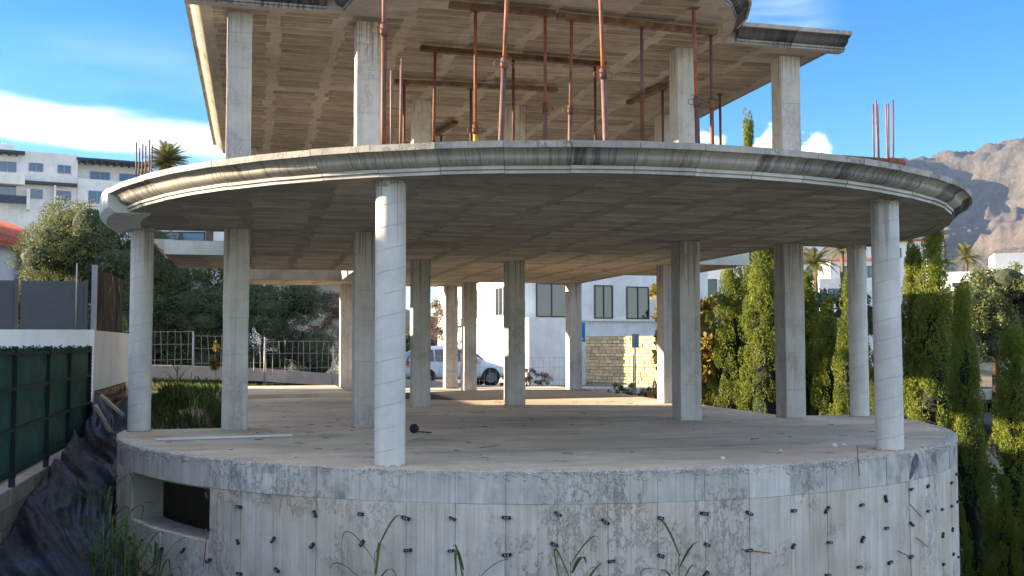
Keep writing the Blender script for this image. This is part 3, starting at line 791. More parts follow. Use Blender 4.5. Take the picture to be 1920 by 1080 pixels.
timber((2.72,2.98), (2.93,1.50), zt, 'short dark timber running back beside the right inner column')
timber((-.35,6.9), (-.12,5.5), zt, 'short plank slanting in the far rear of the upper storey')
timber((-3.45,-3.62), (-.9,-3.5), zt, 'timber over the front props, left, above the picture') if False else None
# rusty angle lying along the edge of the slab on the right
ra = MB(); ra.box(0, 3.05, -.045, .045, 0, .012); ra.box(0, 3.05, -.045, -.033, .012, .085); ra.tube([(2.95,0,.05),(3.16,.0,.05)], .055, 10)
pa, pb = L(-.55,-5.55), L(2.35,-5.30)
tag(ra.build('rusty_steel_angle', M['rust_orange'], None, loc=(pa.x, pa.y, T1 + .006), rz=math.atan2(pb.y-pa.y, pb.x-pa.x)), 'long rusty steel angle lying on the slab edge, right of the props', 'steel angle')

# ------------------------------------------------------------------ things on the terrace floor
a, b = L(-5.17,-1.55,.018), L(-3.54,-1.33,.018)
pm = MB(); pm.tube([(0,0,0), ((b-a).length,0,0)], .016, 10); tag(pm.build('white_pipe', M['pvc'], None, True, a, math.atan2((b-a).y, (b-a).x)), 'thin white pipe lying on the terrace floor at the left', 'pipe')
bl = thing('black_ball', 'black ball with a short stick on the terrace floor', 'ball', L(-1.97,-1.25,.0))
me = bpy.data.meshes.new('ball'); bb = bmesh.new(); bmesh.ops.create_uvsphere(bb, u_segments=24, v_segments=14, radius=.062)
for v_ in bb.verts: v_.co *= 1 + .03 * noise.noise(v_.co * 30)
bb.to_mesh(me); bb.free(); me.materials.append(M['black']); me.polygons.foreach_set('use_smooth', [True]*len(me.polygons)); put('ball_body', me, bl, (0,0,.060))
q = MB(); q.tube([(.05,0,.02),(.14,.01,.012),(.23,-.02,.008)], .008, 6); q.build('stick', M['black'], bl)
for i, (x, y, s, lb) in enumerate([(2.39,-4.22,.034,'white rubble lump by the right round column, left of the pair'), (2.53,-4.18,.030,'white rubble lump by the right round column, right of the pair'), (.60,-5.05,.022,'small white rubble chip near the front rim of the floor'), (1.55,-4.5,.014,'tiny white rubble chip on the floor left of the pair of lumps')]):
    m_ = bpy.data.meshes.new('rubble'); bb = bmesh.new(); bmesh.ops.create_icosphere(bb, subdivisions=2, radius=s)
    for v_ in bb.verts: v_.co *= 1 + .5 * noise.noise(v_.co * 40 + Vector((i*3,0,0))); v_.co.z *= .6
    bb.to_mesh(m_); bb.free(); m_.materials.append(M['white_wall']); tag(put('rubble_lump', m_, None, L(x, y, s*.4)), lb, 'rubble', 'white rubble on the floor')
# grit, twigs and leaf litter nobody could count
pp, ss = [], []
for i in range(3800):
    x, y = rng.uniform(-5.6, 5.6), rng.uniform(-5.6, 8)
    if (y < .2 and math.hypot(x, y) < 5.65) or (abs(x) < 4.2 and y > 0):
        if noise.noise(Vector((x*.6, y*1.1, 0))) > rng.uniform(-.6, .5):
            pp.append((*L(x, y)[:2], .001)); ss.append(rng.uniform(.003, .010) * (2 if rng.random() < .03 else 1))
o = pebbles('floor_grit', np.array(pp), ss, M['aggregate']); tag(o, 'fine pale grit scattered over the terrace floor', 'grit')
mb = MB()
for i in range(210):
    x, y = rng.uniform(-5.2, 5.2), rng.uniform(-5.4, 6.5)
    if not ((y < .2 and math.hypot(x, y) < 5.5) or (abs(x) < 4.1 and y > 0)): continue
    p = L(x, y, .003); a = rng.uniform(-1.2, 1.2) + TH; l_ = rng.uniform(.03, .12) * (1 if rng.random() < .93 else 2)
    mb.tube([p, p + Vector((math.cos(a)*l_*.5, math.sin(a)*l_*.5 + rng.uniform(-.006,.006), .001)), p + Vector((math.cos(a)*l_, math.sin(a)*l_, 0))], rng.uniform(.0015, .0035), 4)
tag(mb.build('floor_twigs', M['bark']), 'dark twigs and dry leaves strewn on the terrace floor', 'litter', kind='stuff')
# grey weathered scrap caught on the wall at the right
sc = MB()
for i, (u0, w_) in enumerate(((-.13, .012), (-.05, .022), (.05, .034), (.13, .016))): pass
V = []
for u, w_, h_ in ((-.155,.010,.012), (-.10,.020,.02), (-.02,.026,.03), (.03,.040,.045), (.10,.034,.035), (.155,.012,.012)):
    V += [(u, -.0, -w_), (u, -h_, -w_*.6), (u, -h_*1.1, w_*.5), (u, 0, w_)]
sc.add(V, [(i*4+k, i*4+(k+1)%4, (i+1)*4+(k+1)%4, (i+1)*4+k) for i in range(5) for k in range(4)] + [(0,1,2,3), (23,22,21,20)])
a = R(-60.4); p = L((RB+.004)*math.cos(a), (RB+.004)*math.sin(a), -.155)
tag(put('wood_scrap', sc.mesh('wood_scrap', M['greywood']), None, p, rot=(Matrix.Rotation(TH + a + math.pi/2, 3, 'Z') @ Matrix.Rotation(-.95, 3, 'Y')).to_euler()), 'grey weathered scrap caught on the base wall below the right round column', 'wood scrap')

# ------------------------------------------------------------------ left boundary
XB = -6.6
fn = thing('green_screen_fence', 'dark green netting fence on a block wall at the left edge', 'fence', L(XB, 3.04, -.3), TH)
posts = [0.0, -1.85, -3.4, -5.3, -7.1, -8.9]
for y in posts:
    m_ = MB(); m_.box(-.03,.03,y-.03,y+.03,-.1,1.45)
    for k in range(22): m_.box(.03,.034,y-.034,y+.034,k*.065,k*.065+.03)
    m_.build('post', M['green_dark'], fn)
for z in (.05, .53, .98, 1.37):
    m_ = MB(); m_.box(-.018,.026,-8.9,0,z-.018,z+.018); m_.build('rail', M['green_dark'], fn)
for y0, y1 in zip(posts, posts[1:]):
    V, F = [], []; nu, nv = 14, 12
    for i in range(nu+1):
        for k in range(nv+1):
            y = y0 + (y1-y0)*i/nu; z = .0 + 1.43*k/nv
            d = .035 * math.sin(math.pi*i/nu) * math.sin(3*math.pi*k/nv) + .012*noise.noise(Vector((y*3, z*3, 2)))
            if k == nv: z += .03*noise.noise(Vector((y*9, 0, 4)))
            V.append((-.02 + d, y, z))
    F = [(i*(nv+1)+k, (i+1)*(nv+1)+k, (i+1)*(nv+1)+k+1, i*(nv+1)+k+1) for i in range(nu) for k in range(nv)]
    mm = MB(); mm.add(V, F); mm.build('net_panel', M['green_net'], fn, True)
# leafy artificial fringe along the top
mb = MB()
for i in range(500):
    y = -rng.uniform(0, 8.9); p = Vector((rng.uniform(-.02,.04), y, 1.40 + rng.uniform(-.02,.04))); d = Vector((rng.uniform(-1,1), rng.uniform(-1,1), rng.uniform(-.2,1))).normalized()*.04; e = d.cross(Vector((rng.random(), rng.random(), 1))).normalized()*.012
    mb.quad(p, p + d*.5 + e, p + d, p + d*.5 - e)
mb.build('fringe', M['green_net'], fn)
bw = thing('block_wall', 'low concrete block wall under the green fence', 'wall', L(XB, 3.1, -1.8), TH)
blk = []
for k in range(3):
    m_ = MB(); e = .006; l_ = .392; h_ = .192
    V = [(0,-l_/2,-h_/2),(0,l_/2,-h_/2),(0,l_/2,h_/2),(0,-l_/2,h_/2)]
    V = [(-.14,a,b) for _,a,b in V] + [(.02-e,a,b) for _,a,b in V] + [(.02,a*(1-e*6),b*(1-e*10)) for _,a,b in V]
    m_.add(V, [(3,2,1,0)] + [(i,(i+1)%4,4+(i+1)%4,4+i) for i in range(4)] + [(4+i,4+(i+1)%4,8+(i+1)%4,8+i) for i in range(4)] + [(8,9,10,11)])
    blk.append(m_.mesh('block', M['cblock']))
for r_ in range(7):
    y = .1 - (.2 if r_ % 2 else 0)
    while y > -9.5:
        put('block', rng.choice(blk), bw, (rng.uniform(-.006,.006), y - .2, .10 + r_*.2)); y -= .4
m_ = MB(); m_.box(-.16, .0, -9.7, .2, -.3, 1.39); m_.build('mortar', M['core'], bw)

ww = thing('white_boundary_wall', 'white rendered boundary wall behind the green fence', 'wall', L(XB, 3.45, .3), TH)
m_ = MB(); m_.box(-9, .0, .0, .18, -.8, 1.12); m_.build('front_wall', M['white_wall'], ww)
m_ = MB(); m_.box(-.18, -.004, .183, 9.0, .10, 1.11); m_.build('side_wall', M['white_wall'], ww)
m_ = MB(); m_.box(-.06, .008, -.012, .06, -1.0, 1.10); m_.build('corner_strip', M['white_wall'], ww)
pn = thing('dark_panel_fence', 'dark grey flat panel fence on top of the white wall', 'fence', L(XB, 3.5, 1.424), TH)
x = -.12
while x > -9:
    m_ = MB(); m_.box(x-1.02, x-.02, 0, .03, .0, .80); m_.box(x-.98, x-.06, -.006, 0, .05, .77); m_.build('panel', M['dark_panel'], pn)
    m_ = MB(); m_.box(x-.045, x+.005, -.02, .04, -.02, .83); m_.build('post', M['dark_panel'], pn)
    x -= 1.07
m_ = MB(); m_.tube([L(XB-.28, 3.42, 1.42), L(XB-.28, 3.42, 2.52)], .014, 8); tag(m_.build('thin_post', M['galv'], None, True), 'thin grey steel post standing on the white wall beside the dark panels', 'post')
# weathered screen of boards above the side of the white wall
t = NT('peeling brown sheet'); v = t.coord()
c = t.mix(t.ramp(t.noise(v, 1, 6, .7, (6,6,1.1)), .44, .62), (.022,.018,.016), (.11,.08,.05))
c = t.mix(t.ramp(t.noise(v, 2.2, 5, .7), .60, .68), c, (.36,.29,.15))
t.set(t.b.inputs['Base Color'], c); t.b.inputs['Roughness'].default_value = .85; t.b.inputs['Specular IOR Level'].default_value = .1; M['peel'] = t.m
wsn = thing('weathered_sheet_screen', 'peeling brown sheet screen on the white wall beside the left round column', 'screen', L(XB, 3.62, 1.415), TH)
for i in range(4):
    m_ = MB(); m_.box(-.05, -.01 + .004*(i % 2), i*.9, i*.9 + .893, 0, 1.06); m_.build('sheet', M['peel'], wsn)
m_ = MB(); m_.box(-.07, .012, -.06, -.002, 0, 1.09); m_.build('post', M['frame_grey'], wsn)
# rubble stone footing below it
rs = thing('rubble_footing', 'rough brown stone footing under the white wall', 'wall', L(XB, 3.5, -.35), TH)
shp = []
for k in range(4):
    m2 = bpy.data.meshes.new('stone'); bb = bmesh.new(); bmesh.ops.create_icosphere(bb, subdivisions=2, radius=.5)
    for v_ in bb.verts:
        v_.co = Vector([math.copysign(abs(q_)**.6, q_) for q_ in v_.co*2])*.5; v_.co *= 1 + .25*noise.noise(v_.co*2.2 + Vector((k*5,0,0)))
    bb.to_mesh(m2); bb.free(); m2.materials.append(M['rubble']); shp.append(m2)
for r_ in range(5):
    y = .1 + rng.uniform(0,.1)
    while y < 4.2:
        s_ = rng.uniform(.16,.26); put('stone', rng.choice(shp), rs, (-.04 + rng.uniform(-.02,.02), y + s_/2, .03 + r_*.155), rot=(rng.uniform(-.2,.2),0,0), scale=(.16, s_, rng.uniform(.14,.18))); y += s_
m_ = MB(); m_.box(-.2, -.06, .05, 4.3, -.5, .74); m_.build('mortar', M['core'], rs)

# black and blue tarpaulin over the bank between the fence and the base
t = NT('dark tarpaulin'); v = t.coord(False)
c = t.mix(t.ramp(t.noise(v, 1.1, 5, .65), .45, .62), (.012,.014,.020), (.028,.05,.11))
c = t.mix(t.ramp(t.noise(v, 5, 8, .7), .5, .68, 0, .4), c, (.075,.078,.085))
t.set(t.b.inputs['Base Color'], c); t.b.inputs['Roughness'].default_value = .42; t.bump(t.noise(v, 6, 7, .7), .9, .05); M['tarp'] = t.m
nu, nv = 90, 220; V = []
for k in range(nv+1):
    y = 4.2 - 13.5*k/nv
    xe = -math.sqrt(max(0, 5.80**2 - min(0, y)**2)) if y > -5.7 else -1.0
    xe = max(min(xe, -.6), -5.80); 
    xl = XB + .05
    for i in range(nu+1):
        s_ = i/nu; x = lerp(xl, xe, s_)
        zt_ = zleft(y) + .07
        d = .22*math.exp(-((s_-.0)/.22)**2)*sm(-3, 2, y) - .45*sm(.1, 1, s_)*sm(1.5, -3, y)
        ph = x*2.0 + y*1.2
        cr = x*1.9 + y*.75 + .5*noise.noise(Vector((x*.9, y*.9, 9))); fold = .17*(1 - abs(noise.noise(Vector((cr*1.25, y*.22, 1))))*2.2) + .07*(1 - abs(noise.noise(Vector((cr*3.1, y*.5, 4))))*2) + .05*noise.noise(Vector((x*1.1, y*.8, 3))) + .04*(1 - abs(noise.noise(Vector((cr*6.5, y*1.3, 6))))*2.2) + .018*abs(noise.noise(Vector((x*11, y*9, 2))))
        up = .42*sm(1.2, 3.2, y)*sm(.35, .95, s_)*(1 - sm(3.6, 4.2, y))
        V.append((x, y, zt_ + d + fold - .08 + up))
F = np.array([(k*(nu+1)+i, k*(nu+1)+i+1, (k+1)*(nu+1)+i+1, (k+1)*(nu+1)+i) for k in range(nv) for i in range(nu)])
W = np.array([tuple(L(*p)) for p in V])
tag(put('tarpaulin', np_mesh('tarpaulin', W, F, M['tarp'], True)), 'dark blue and black tarpaulin draped down the bank beside the base', 'tarpaulin')
for (x, y, z, rx, ry, lb) in ((-6.15, 2.35, .22, .5, .75, 'pale short timber batten on the tarpaulin, upper of the pair'), (-6.22, 1.9, .05, .55, 1.05, 'pale short timber batten on the tarpaulin, lower of the pair')):
    m_ = MB(); m_.box(-.25,.25,-.025,.025,-.02,.02); tag(put('timber_batten', m_.mesh('timber_batten', M['wood_pale']), None, L(x,y,z), rot=(rx, ry, TH+.4)), lb, 'batten', 'battens on the tarpaulin')

# ------------------------------------------------------------------ vegetation
def leaf_cloud(P, D, size, aspect=.4, jitter=.6):
    n = len(P); D = D / np.linalg.norm(D, axis=1, keepdims=True)
    D = D + NR.normal(0, jitter, (n, 3)); D /= np.linalg.norm(D, axis=1, keepdims=True)
    U = np.cross(D, NR.normal(0, 1, (n, 3))); U /= np.linalg.norm(U, axis=1, keepdims=True) + 1e-9
    s = (size * NR.uniform(.6, 1.3, n))[:, None]
    V = np.stack([P, P + D*s*.55 + U*s*aspect, P + D*s, P + D*s*.55 - U*s*aspect], 1).reshape(-1, 3)
    return V, np.arange(4*n).reshape(n, 4)
M['cyp'] = leafmat('cypress leaves', (.15,.20,.03), (.26,.29,.05), (.08,.12,.03), .38, 1.2)
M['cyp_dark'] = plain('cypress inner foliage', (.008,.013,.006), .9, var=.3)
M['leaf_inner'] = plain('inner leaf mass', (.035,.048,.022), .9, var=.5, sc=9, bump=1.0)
M['olive'] = leafmat('olive leaves', (.12,.145,.05), (.20,.22,.085), (.05,.07,.03), .3, .9)
M['hedge'] = leafmat('grey green hedge leaves', (.085,.12,.065), (.14,.175,.09), (.045,.07,.04), .3, .8)
M['yellowleaf'] = leafmat('yellowing leaves', (.26,.20,.035), (.34,.24,.05), (.14,.13,.03), .4, 1.0)
M['redtwig'] = leafmat('reddish bare shrub', (.17,.095,.06), (.24,.15,.10), (.10,.07,.045), .2, 1.0)
M['reed'] = leafmat('reed leaves', (.06,.14,.035), (.10,.19,.05), (.05,.10,.03), .4, 2.0)
M['grass'] = leafmat('grass blades', (.07,.13,.025), (.13,.19,.045), (.10,.10,.04), .4, .8)
M['palm'] = leafmat('palm fronds', (.11,.14,.04), (.19,.20,.06), (.22,.18,.08), .3, 1.5)
def cypress_mesh(h, r, seed, nt=330, per=210, lean=0.0):
    g = np.random.default_rng(seed); P, D = [], []
    def rad(z): 
        s = z / h
        return r * (min(1, s/.10)**.5) * (1 - s**1.45)**1.05 * (1 + .10*math.sin(9*s + seed))
    for k in range(nt):
        z = h * g.uniform(0, .97)**.9; a = g.uniform(0, 2*math.pi); q = rad(z) * g.uniform(.62, 1.02) + .02
        th = h * g.uniform(.05, .11) * (1 - .4*z/h); tr = th * g.uniform(.20, .28)
        c = np.array([q*math.cos(a), q*math.sin(a), z])
        ax = np.array([math.cos(a)*.18, math.sin(a)*.18, 1.0]); ax /= np.linalg.norm(ax)
        s = g.uniform(0, 1, per); w_ = np.sin(np.pi*np.clip(s*.92+.04, 0, 1))**.7 * tr * (1.15 - .6*s)
        b = g.uniform(0, 2*math.pi, per)
        e1 = np.cross(ax, [0, 1, .1]); e1 /= np.linalg.norm(e1); e2 = np.cross(ax, e1)
        o = np.cos(b)[:, None]*e1 + np.sin(b)[:, None]*e2
        P.append(c + s[:, None]*th*ax + o*w_[:, None]); D.append(o*.42 + ax*1.0)
    P, D = np.vstack(P), np.vstack(D)
    V, F = leaf_cloud(P, D, h*.0058, .24, .30)
    me = np_mesh('crown', V, F, M['cyp'])
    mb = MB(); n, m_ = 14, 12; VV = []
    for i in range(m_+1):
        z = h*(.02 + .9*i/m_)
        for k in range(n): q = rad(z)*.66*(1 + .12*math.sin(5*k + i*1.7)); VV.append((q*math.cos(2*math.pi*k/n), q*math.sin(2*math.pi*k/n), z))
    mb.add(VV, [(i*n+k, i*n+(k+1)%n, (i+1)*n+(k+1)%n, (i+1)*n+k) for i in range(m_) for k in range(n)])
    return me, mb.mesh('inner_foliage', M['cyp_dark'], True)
def blob_tree(name, lumps, n, leaf, mat, trunk=None, aspect=.3, seed=1, shell=.5, jit=.8, core=None):
    g = np.random.default_rng(seed); P, D = [], []
    vol = np.array([l[1][0]*l[1][1]*l[1][2] for l in lumps])**.67; vol /= vol.sum()
    for (c, r_), f in zip(lumps, vol):
        k = int(n*f); d = g.normal(0, 1, (k, 3)); d /= np.linalg.norm(d, axis=1, keepdims=True)
        # small sub-clumps make light and dark
        m_ = max(6, k // 90); cd = g.normal(0, 1, (m_, 3)); cd /= np.linalg.norm(cd, axis=1, keepdims=True)
        idx = g.integers(0, m_, k); d2 = cd[idx] + g.normal(0, .16, (k, 3)); rr = (shell + (1-shell)*g.uniform(0, 1, (k, 1))**.5) * (.82 + .3*g.uniform(0, 1, (m_, 1))[idx])
        d2 = d2 / np.linalg.norm(d2, axis=1, keepdims=True)
        P.append(np.array(c) + d2*rr*np.array(r_)); D.append(d2*.7 + g.normal(0, .5, (k, 3)))
    V, F = leaf_cloud(np.vstack(P), np.vstack(D), leaf, aspect, jit)
    me = np_mesh('crown', V, F, mat)
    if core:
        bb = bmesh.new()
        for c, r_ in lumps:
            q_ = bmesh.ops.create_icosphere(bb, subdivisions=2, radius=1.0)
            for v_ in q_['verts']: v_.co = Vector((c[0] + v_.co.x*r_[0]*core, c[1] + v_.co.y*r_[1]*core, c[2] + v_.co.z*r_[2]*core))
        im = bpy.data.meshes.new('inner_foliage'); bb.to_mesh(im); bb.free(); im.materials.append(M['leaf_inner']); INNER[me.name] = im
    return me
INNER = {}
def plant(name, label, cat, loc, crown, trunk_pts=None, trunk_r=.1, group=None, rz=0.0, inner=None):
    t_ = thing(name, label, cat, loc, rz, group)
    c_ = put('crown', crown, t_)
    if crown.name in INNER: inner = INNER[crown.name]
    if inner: put('inner_foliage', inner, c_)
    if trunk_pts:
        for pts in trunk_pts:
            m_ = MB(); m_.tube(pts, [trunk_r*(1 - .6*i/(len(pts)-1)) for i in range(len(pts))], 8); m_.build('trunk', M['bark'], t_, True)
    return t_
def lumps_box(x0, x1, y0, y1, z0, z1, k, r0, r1, seed):
    g = random.Random(seed); return [((g.uniform(x0,x1), g.uniform(y0,y1), g.uniform(z0,z1)), (g.uniform(r0,r1), g.uniform(r0,r1), g.uniform(r0,r1)*.85)) for _ in range(k)]
# cypresses down the slope on the right
cy = [cypress_mesh(9.0, 1.05, 3), cypress_mesh(9.0, .85, 8), cypress_mesh(9.0, 1.25, 14, 380, 200), cypress_mesh(9.0, .7, 21)]
def cyp_at(px, Y, ztop, zb, kind, wid, label):
    X = (px - 960)/1900*Y; s = (ztop - zb)/9.0
    o = thing('cypress_tree', label, 'cypress', (X, Y, zb), rng.uniform(0, 6.28), 'cypresses on the slope')
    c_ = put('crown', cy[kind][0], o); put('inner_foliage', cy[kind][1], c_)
    m_ = MB(); m_.tube([(0,0,-.3),(0,0,3),(0,0,7)], [.14,.11,.03], 8); m_.build('trunk', M['bark'], o, True)
    o.scale = (wid*s, wid*s, s)
for a_ in [(1408,33,8.45,-4.8,3,.55,'tallest cypress, its tip showing above the middle slab'),
           (1372,29.5,3.95,-4.6,0,1.0,'sunlit cypress between the two right inner columns, left one'),
           (1436,28.5,4.65,-4.8,1,1.15,'sunlit cypress close behind the rightmost square column, left side'),
           (1468,31,5.6,-4.8,2,.95,'dark cypress behind the rightmost square column'),
           (1330,33,2.6,-4.6,2,.8,'cypress partly hidden behind the right inner column'),
           (1553,28,2.35,-5.0,0,.95,'sunlit pointed cypress between square and round column on the right'),
           (1514,29,3.1,-4.8,1,1.0,'cypress hugging the right side of the rightmost square column'),
           (1597,27,2.9,-5.0,1,1.1,'sunlit cypress left of the far round column'),
           (1574,24.5,-.2,-5.0,2,.8,'low cypress with a rounded top before the sunlit ones, beside the far round column'),
           (1645,26,1.0,-5.0,0,.95,'shaded cypress between the two right round columns'),
           (1716,21.5,3.25,-4.9,2,.75,'dark cypress just right of the near right round column'),
           (1753,21,3.5,-4.9,0,.95,'tall dark cypress with the sharp tip right of the terrace'),
           (1805,18.5,2.15,-5.0,1,.8,'thin dark cypress in front of the white house'),
           (1835,19.5,-.9,-5.0,2,.75,'low cypress with a sunlit band beside the base wall'),
           (1898,17.5,1.35,-5.2,3,1.25,'dark cypress at the right edge'),
           (1872,17.0,-1.05,-5.2,0,.85,'low rounded cypress with a sunlit band at the lower right edge'),
           (1925,16.5,-.6,-5.2,2,.75,'cypress cut by the right edge, sunlit in its middle'),
           (1790,17.5,-1.6,-5.2,2,.7,'low dark cypress against the right end of the base'),
           (1860,14.5,-2.2,-5.2,2,.7,'darkest low cypress in the lower right corner')]:
    cyp_at(*a_)
yb = blob_tree('yellow', lumps_box(-.9,.9,-.7,.7,-.3,3.2,16,.5,.8,5), 9000, .15, M['yellowleaf'], seed=5)
plant('yellowing_tree', 'yellow leaved tree between the right inner columns', 'tree', (6.05, 30.2, -1.7), yb, [[(0,0,-2.6),(.1,0,0),(0,.1,2.6)]], .12).scale = (1.28, 1.28, 1.35)
# olive trees at the left
o1 = blob_tree('o1', lumps_box(-1.1,.9,-.8,.8,-.9,1.1,18,.65,1.0,2), 48000, .062, M['olive'], seed=2, aspect=.22, core=.58)
tr = [[(0,0,-3.2),(.1,0,-1.5),(-.4,.1,.2)], [(.1,0,-1.5),(.7,.1,.3)], [(.1,0,-1.6),(.1,.5,.3)]]
plant('olive_tree', 'olive tree with sunlit crown above the dark panels, left one', 'tree', (-14.55, 33.2, 3.85), o1, tr, .16).scale = (1.18, 1.2, 1.3)
o2 = blob_tree('o2', lumps_box(-1.0,1.2,-.8,.8,-1.6,.9,20,.6,1.0,9), 48000, .062, M['hedge'], seed=9, aspect=.22, core=.58)
plant('olive_tree', 'darker olive tree behind the left round column', 'tree', (-12.9, 33.8, 3.75), o2, tr, .16, rz=1.2).scale = (1.33,)*3
o3 = blob_tree('o3', lumps_box(-1.6,1.3,-.6,.6,-.9,.3,14,.5,.8,12), 30000, .065, M['olive'], seed=12, aspect=.24, core=.58)
plant('green_shrub', 'green shrub rising just behind the dark panel fence', 'shrub', (-14.1, 30.4, 2.4), o3, [[(0,0,-2),(0,.1,0)]], .1).scale = (1.33,)*3
# hedge and trees behind the plot
hb = blob_tree('hb', lumps_box(-3.6,3.2,-.7,.7,.0,2.4,52,.7,1.05,31), 120000, .085, M['hedge'], seed=31, aspect=.22, core=.58)
plant('tall_hedge', 'tall dark grey green hedge behind the left columns', 'hedge', (-9.7, 34.4, .5), hb, [[(-1.5,0,-.6),(-1.4,0,1.5)],[(1.2,0,-.6),(1.3,0,1.5)]], .1)
hb2 = blob_tree('hb2', lumps_box(-1.6,1.6,-.5,.5,-.3,1.3,14,.6,.9,33), 14000, .10, M['olive'], seed=33, aspect=.24)
plant('pale_green_tree', 'pale green sunlit tree crown above the dark hedge', 'tree', (-10.3, 36.2, 2.9), hb2, [[(0,0,-3.2),(0,0,0)]], .14)
rb = blob_tree('rb', lumps_box(-1.3,1.1,-.5,.5,-.2,2.4,12,.55,.85,41), 9000, .16, M['redtwig'], seed=41, aspect=.07)
plant('reddish_shrub', 'reddish brown bare shrub right of the hedge', 'shrub', (-6.3, 39.0, 1.0), rb, [[(0,0,-1.2),(0,0,1.2)]], .07)
rb2 = blob_tree('rb2', lumps_box(-1.2,1.4,-.5,.5,-.2,2.4,12,.5,.8,43), 9000, .15, M['redtwig'], seed=43, aspect=.08)
plant('reddish_shrub', 'brownish bare shrub behind the street left of the white building', 'shrub', (-3.8, 45.5, .6), rb2, [[(0,0,-1.4),(0,0,1.2)]], .07)
gb = blob_tree('gb', lumps_box(-1.8,1.8,-.5,.5,-.3,.9,12,.5,.7,47), 9000, .13, M['hedge'], seed=47)
plant('green_bush', 'green bush behind the white car', 'bush', (-4.5, 44.8, .2), gb, [[(0,0,-1.2),(0,0,.3)]], .06)
db = blob_tree('db', lumps_box(-.8,.8,-.4,.4,-.2,.4,8,.3,.5,49), 4500, .10, M['redtwig'], seed=49, aspect=.12)
plant('dry_bush', 'dry brown bush at the corner of the white building', 'bush', (.6, 43.0, -.4), db, [[(0,0,-.6),(0,0,.2)]], .04)
wb = blob_tree('wb', lumps_box(-1.6,1.2,-.4,.4,-.15,.25,9,.25,.4,51), 5000, .10, M['grass'], seed=51, aspect=.2)
plant('low_green_plant', 'low green plants along the foot of the sign post', 'plant', (4.3, 36.2, -.75), wb, [[(0,0,-.4),(0,0,.1)]], .03)
ot = blob_tree('ot', lumps_box(-2.2,2.2,-1.2,1.2,-1.6,1.8,22,.9,1.5,61), 40000, .13, M['olive'], seed=61, aspect=.3, core=.58)
plant('round_tree', 'sunlit grey green tree below the white house on the right', 'tree', (22.6, 47.5, 2.5), ot, [[(0,0,-4),(0,0,0)]], .2)
ot2 = blob_tree('ot2', lumps_box(-2.2,2.2,-1,1,-1.2,1.4,18,.8,1.4,63), 12000, .2, M['hedge'], seed=63)
plant('round_tree', 'green tree far behind between square and round column', 'tree', (17.5, 52, 1.6), ot2, [[(0,0,-4),(0,0,0)]], .2)
plant('round_tree', 'green tree far behind the right inner columns', 'tree', (11.3, 52, 1.0), ot2, [[(0,0,-4),(0,0,0)]], .2, rz=2.0)

# palms
def frond_mesh(l):
    mb = MB(); pts = [Vector((l*s, 0, l*(.55*s - .6*s*s))) for s in np.linspace(0, 1, 10)]
    mb.tube(pts, [.02*(1 - .8*i/9) for i in range(10)], 4)
    for i in range(1, 10):
        for j in range(3):
            p = pts[i-1].lerp(pts[i], j/3)
            for sd in (-1, 1):
                q = Vector((.55, sd*1.0, -.35)).normalized()*l*.28*math.sin(math.pi*(.15 + .8*i/10)); e = Vector((.018*l, 0, 0))
                mb.add([p - e, p + e, p + q], [(0,1,2)])
    return mb.mesh('frond', M['palm'], fix=False)
fr_me = frond_mesh(1.0)
def palm(label, X, Y, zcrown, r_, zb, n=34):
    o = thing('palm_tree', label, 'palm', (X, Y, zb))
    m_ = MB(); m_.tube([(0,0,0),(0.05,0,(zcrown-zb)*.5),(0,0,zcrown-zb)], [.22,.17,.16], 10); m_.build('trunk', M['bark'], o, True)
    for k in range(n):
        el_ = rng.uniform(-.8, 1.35); put('frond', fr_me, o, (0,0,zcrown-zb), rot=(0, -el_*.85, k*2.39996), scale=r_*rng.uniform(.8, 1.1))
palm('fan palm rising behind the left end of the middle slab', -15.45, 45, 9.25, 1.15, .5, 70)
palm('low palm half hidden behind the left end of the middle slab', -15.9, 44, 8.2, .8, .5, 26)
palm('dark palm seen between square and round column on the right', 19.2, 64, 6.3, 1.6, .0)
palm('pale palm beside the dark one behind the right columns', 24.5, 75, 8.2, 1.5, 2.0)
palm('palm on the ridge in front of the mountain', 45.5, 108, 9.8, 2.0, 5)
palm('second palm on the ridge by the grey box house', 49.5, 110, 10.5, 1.9, 5)

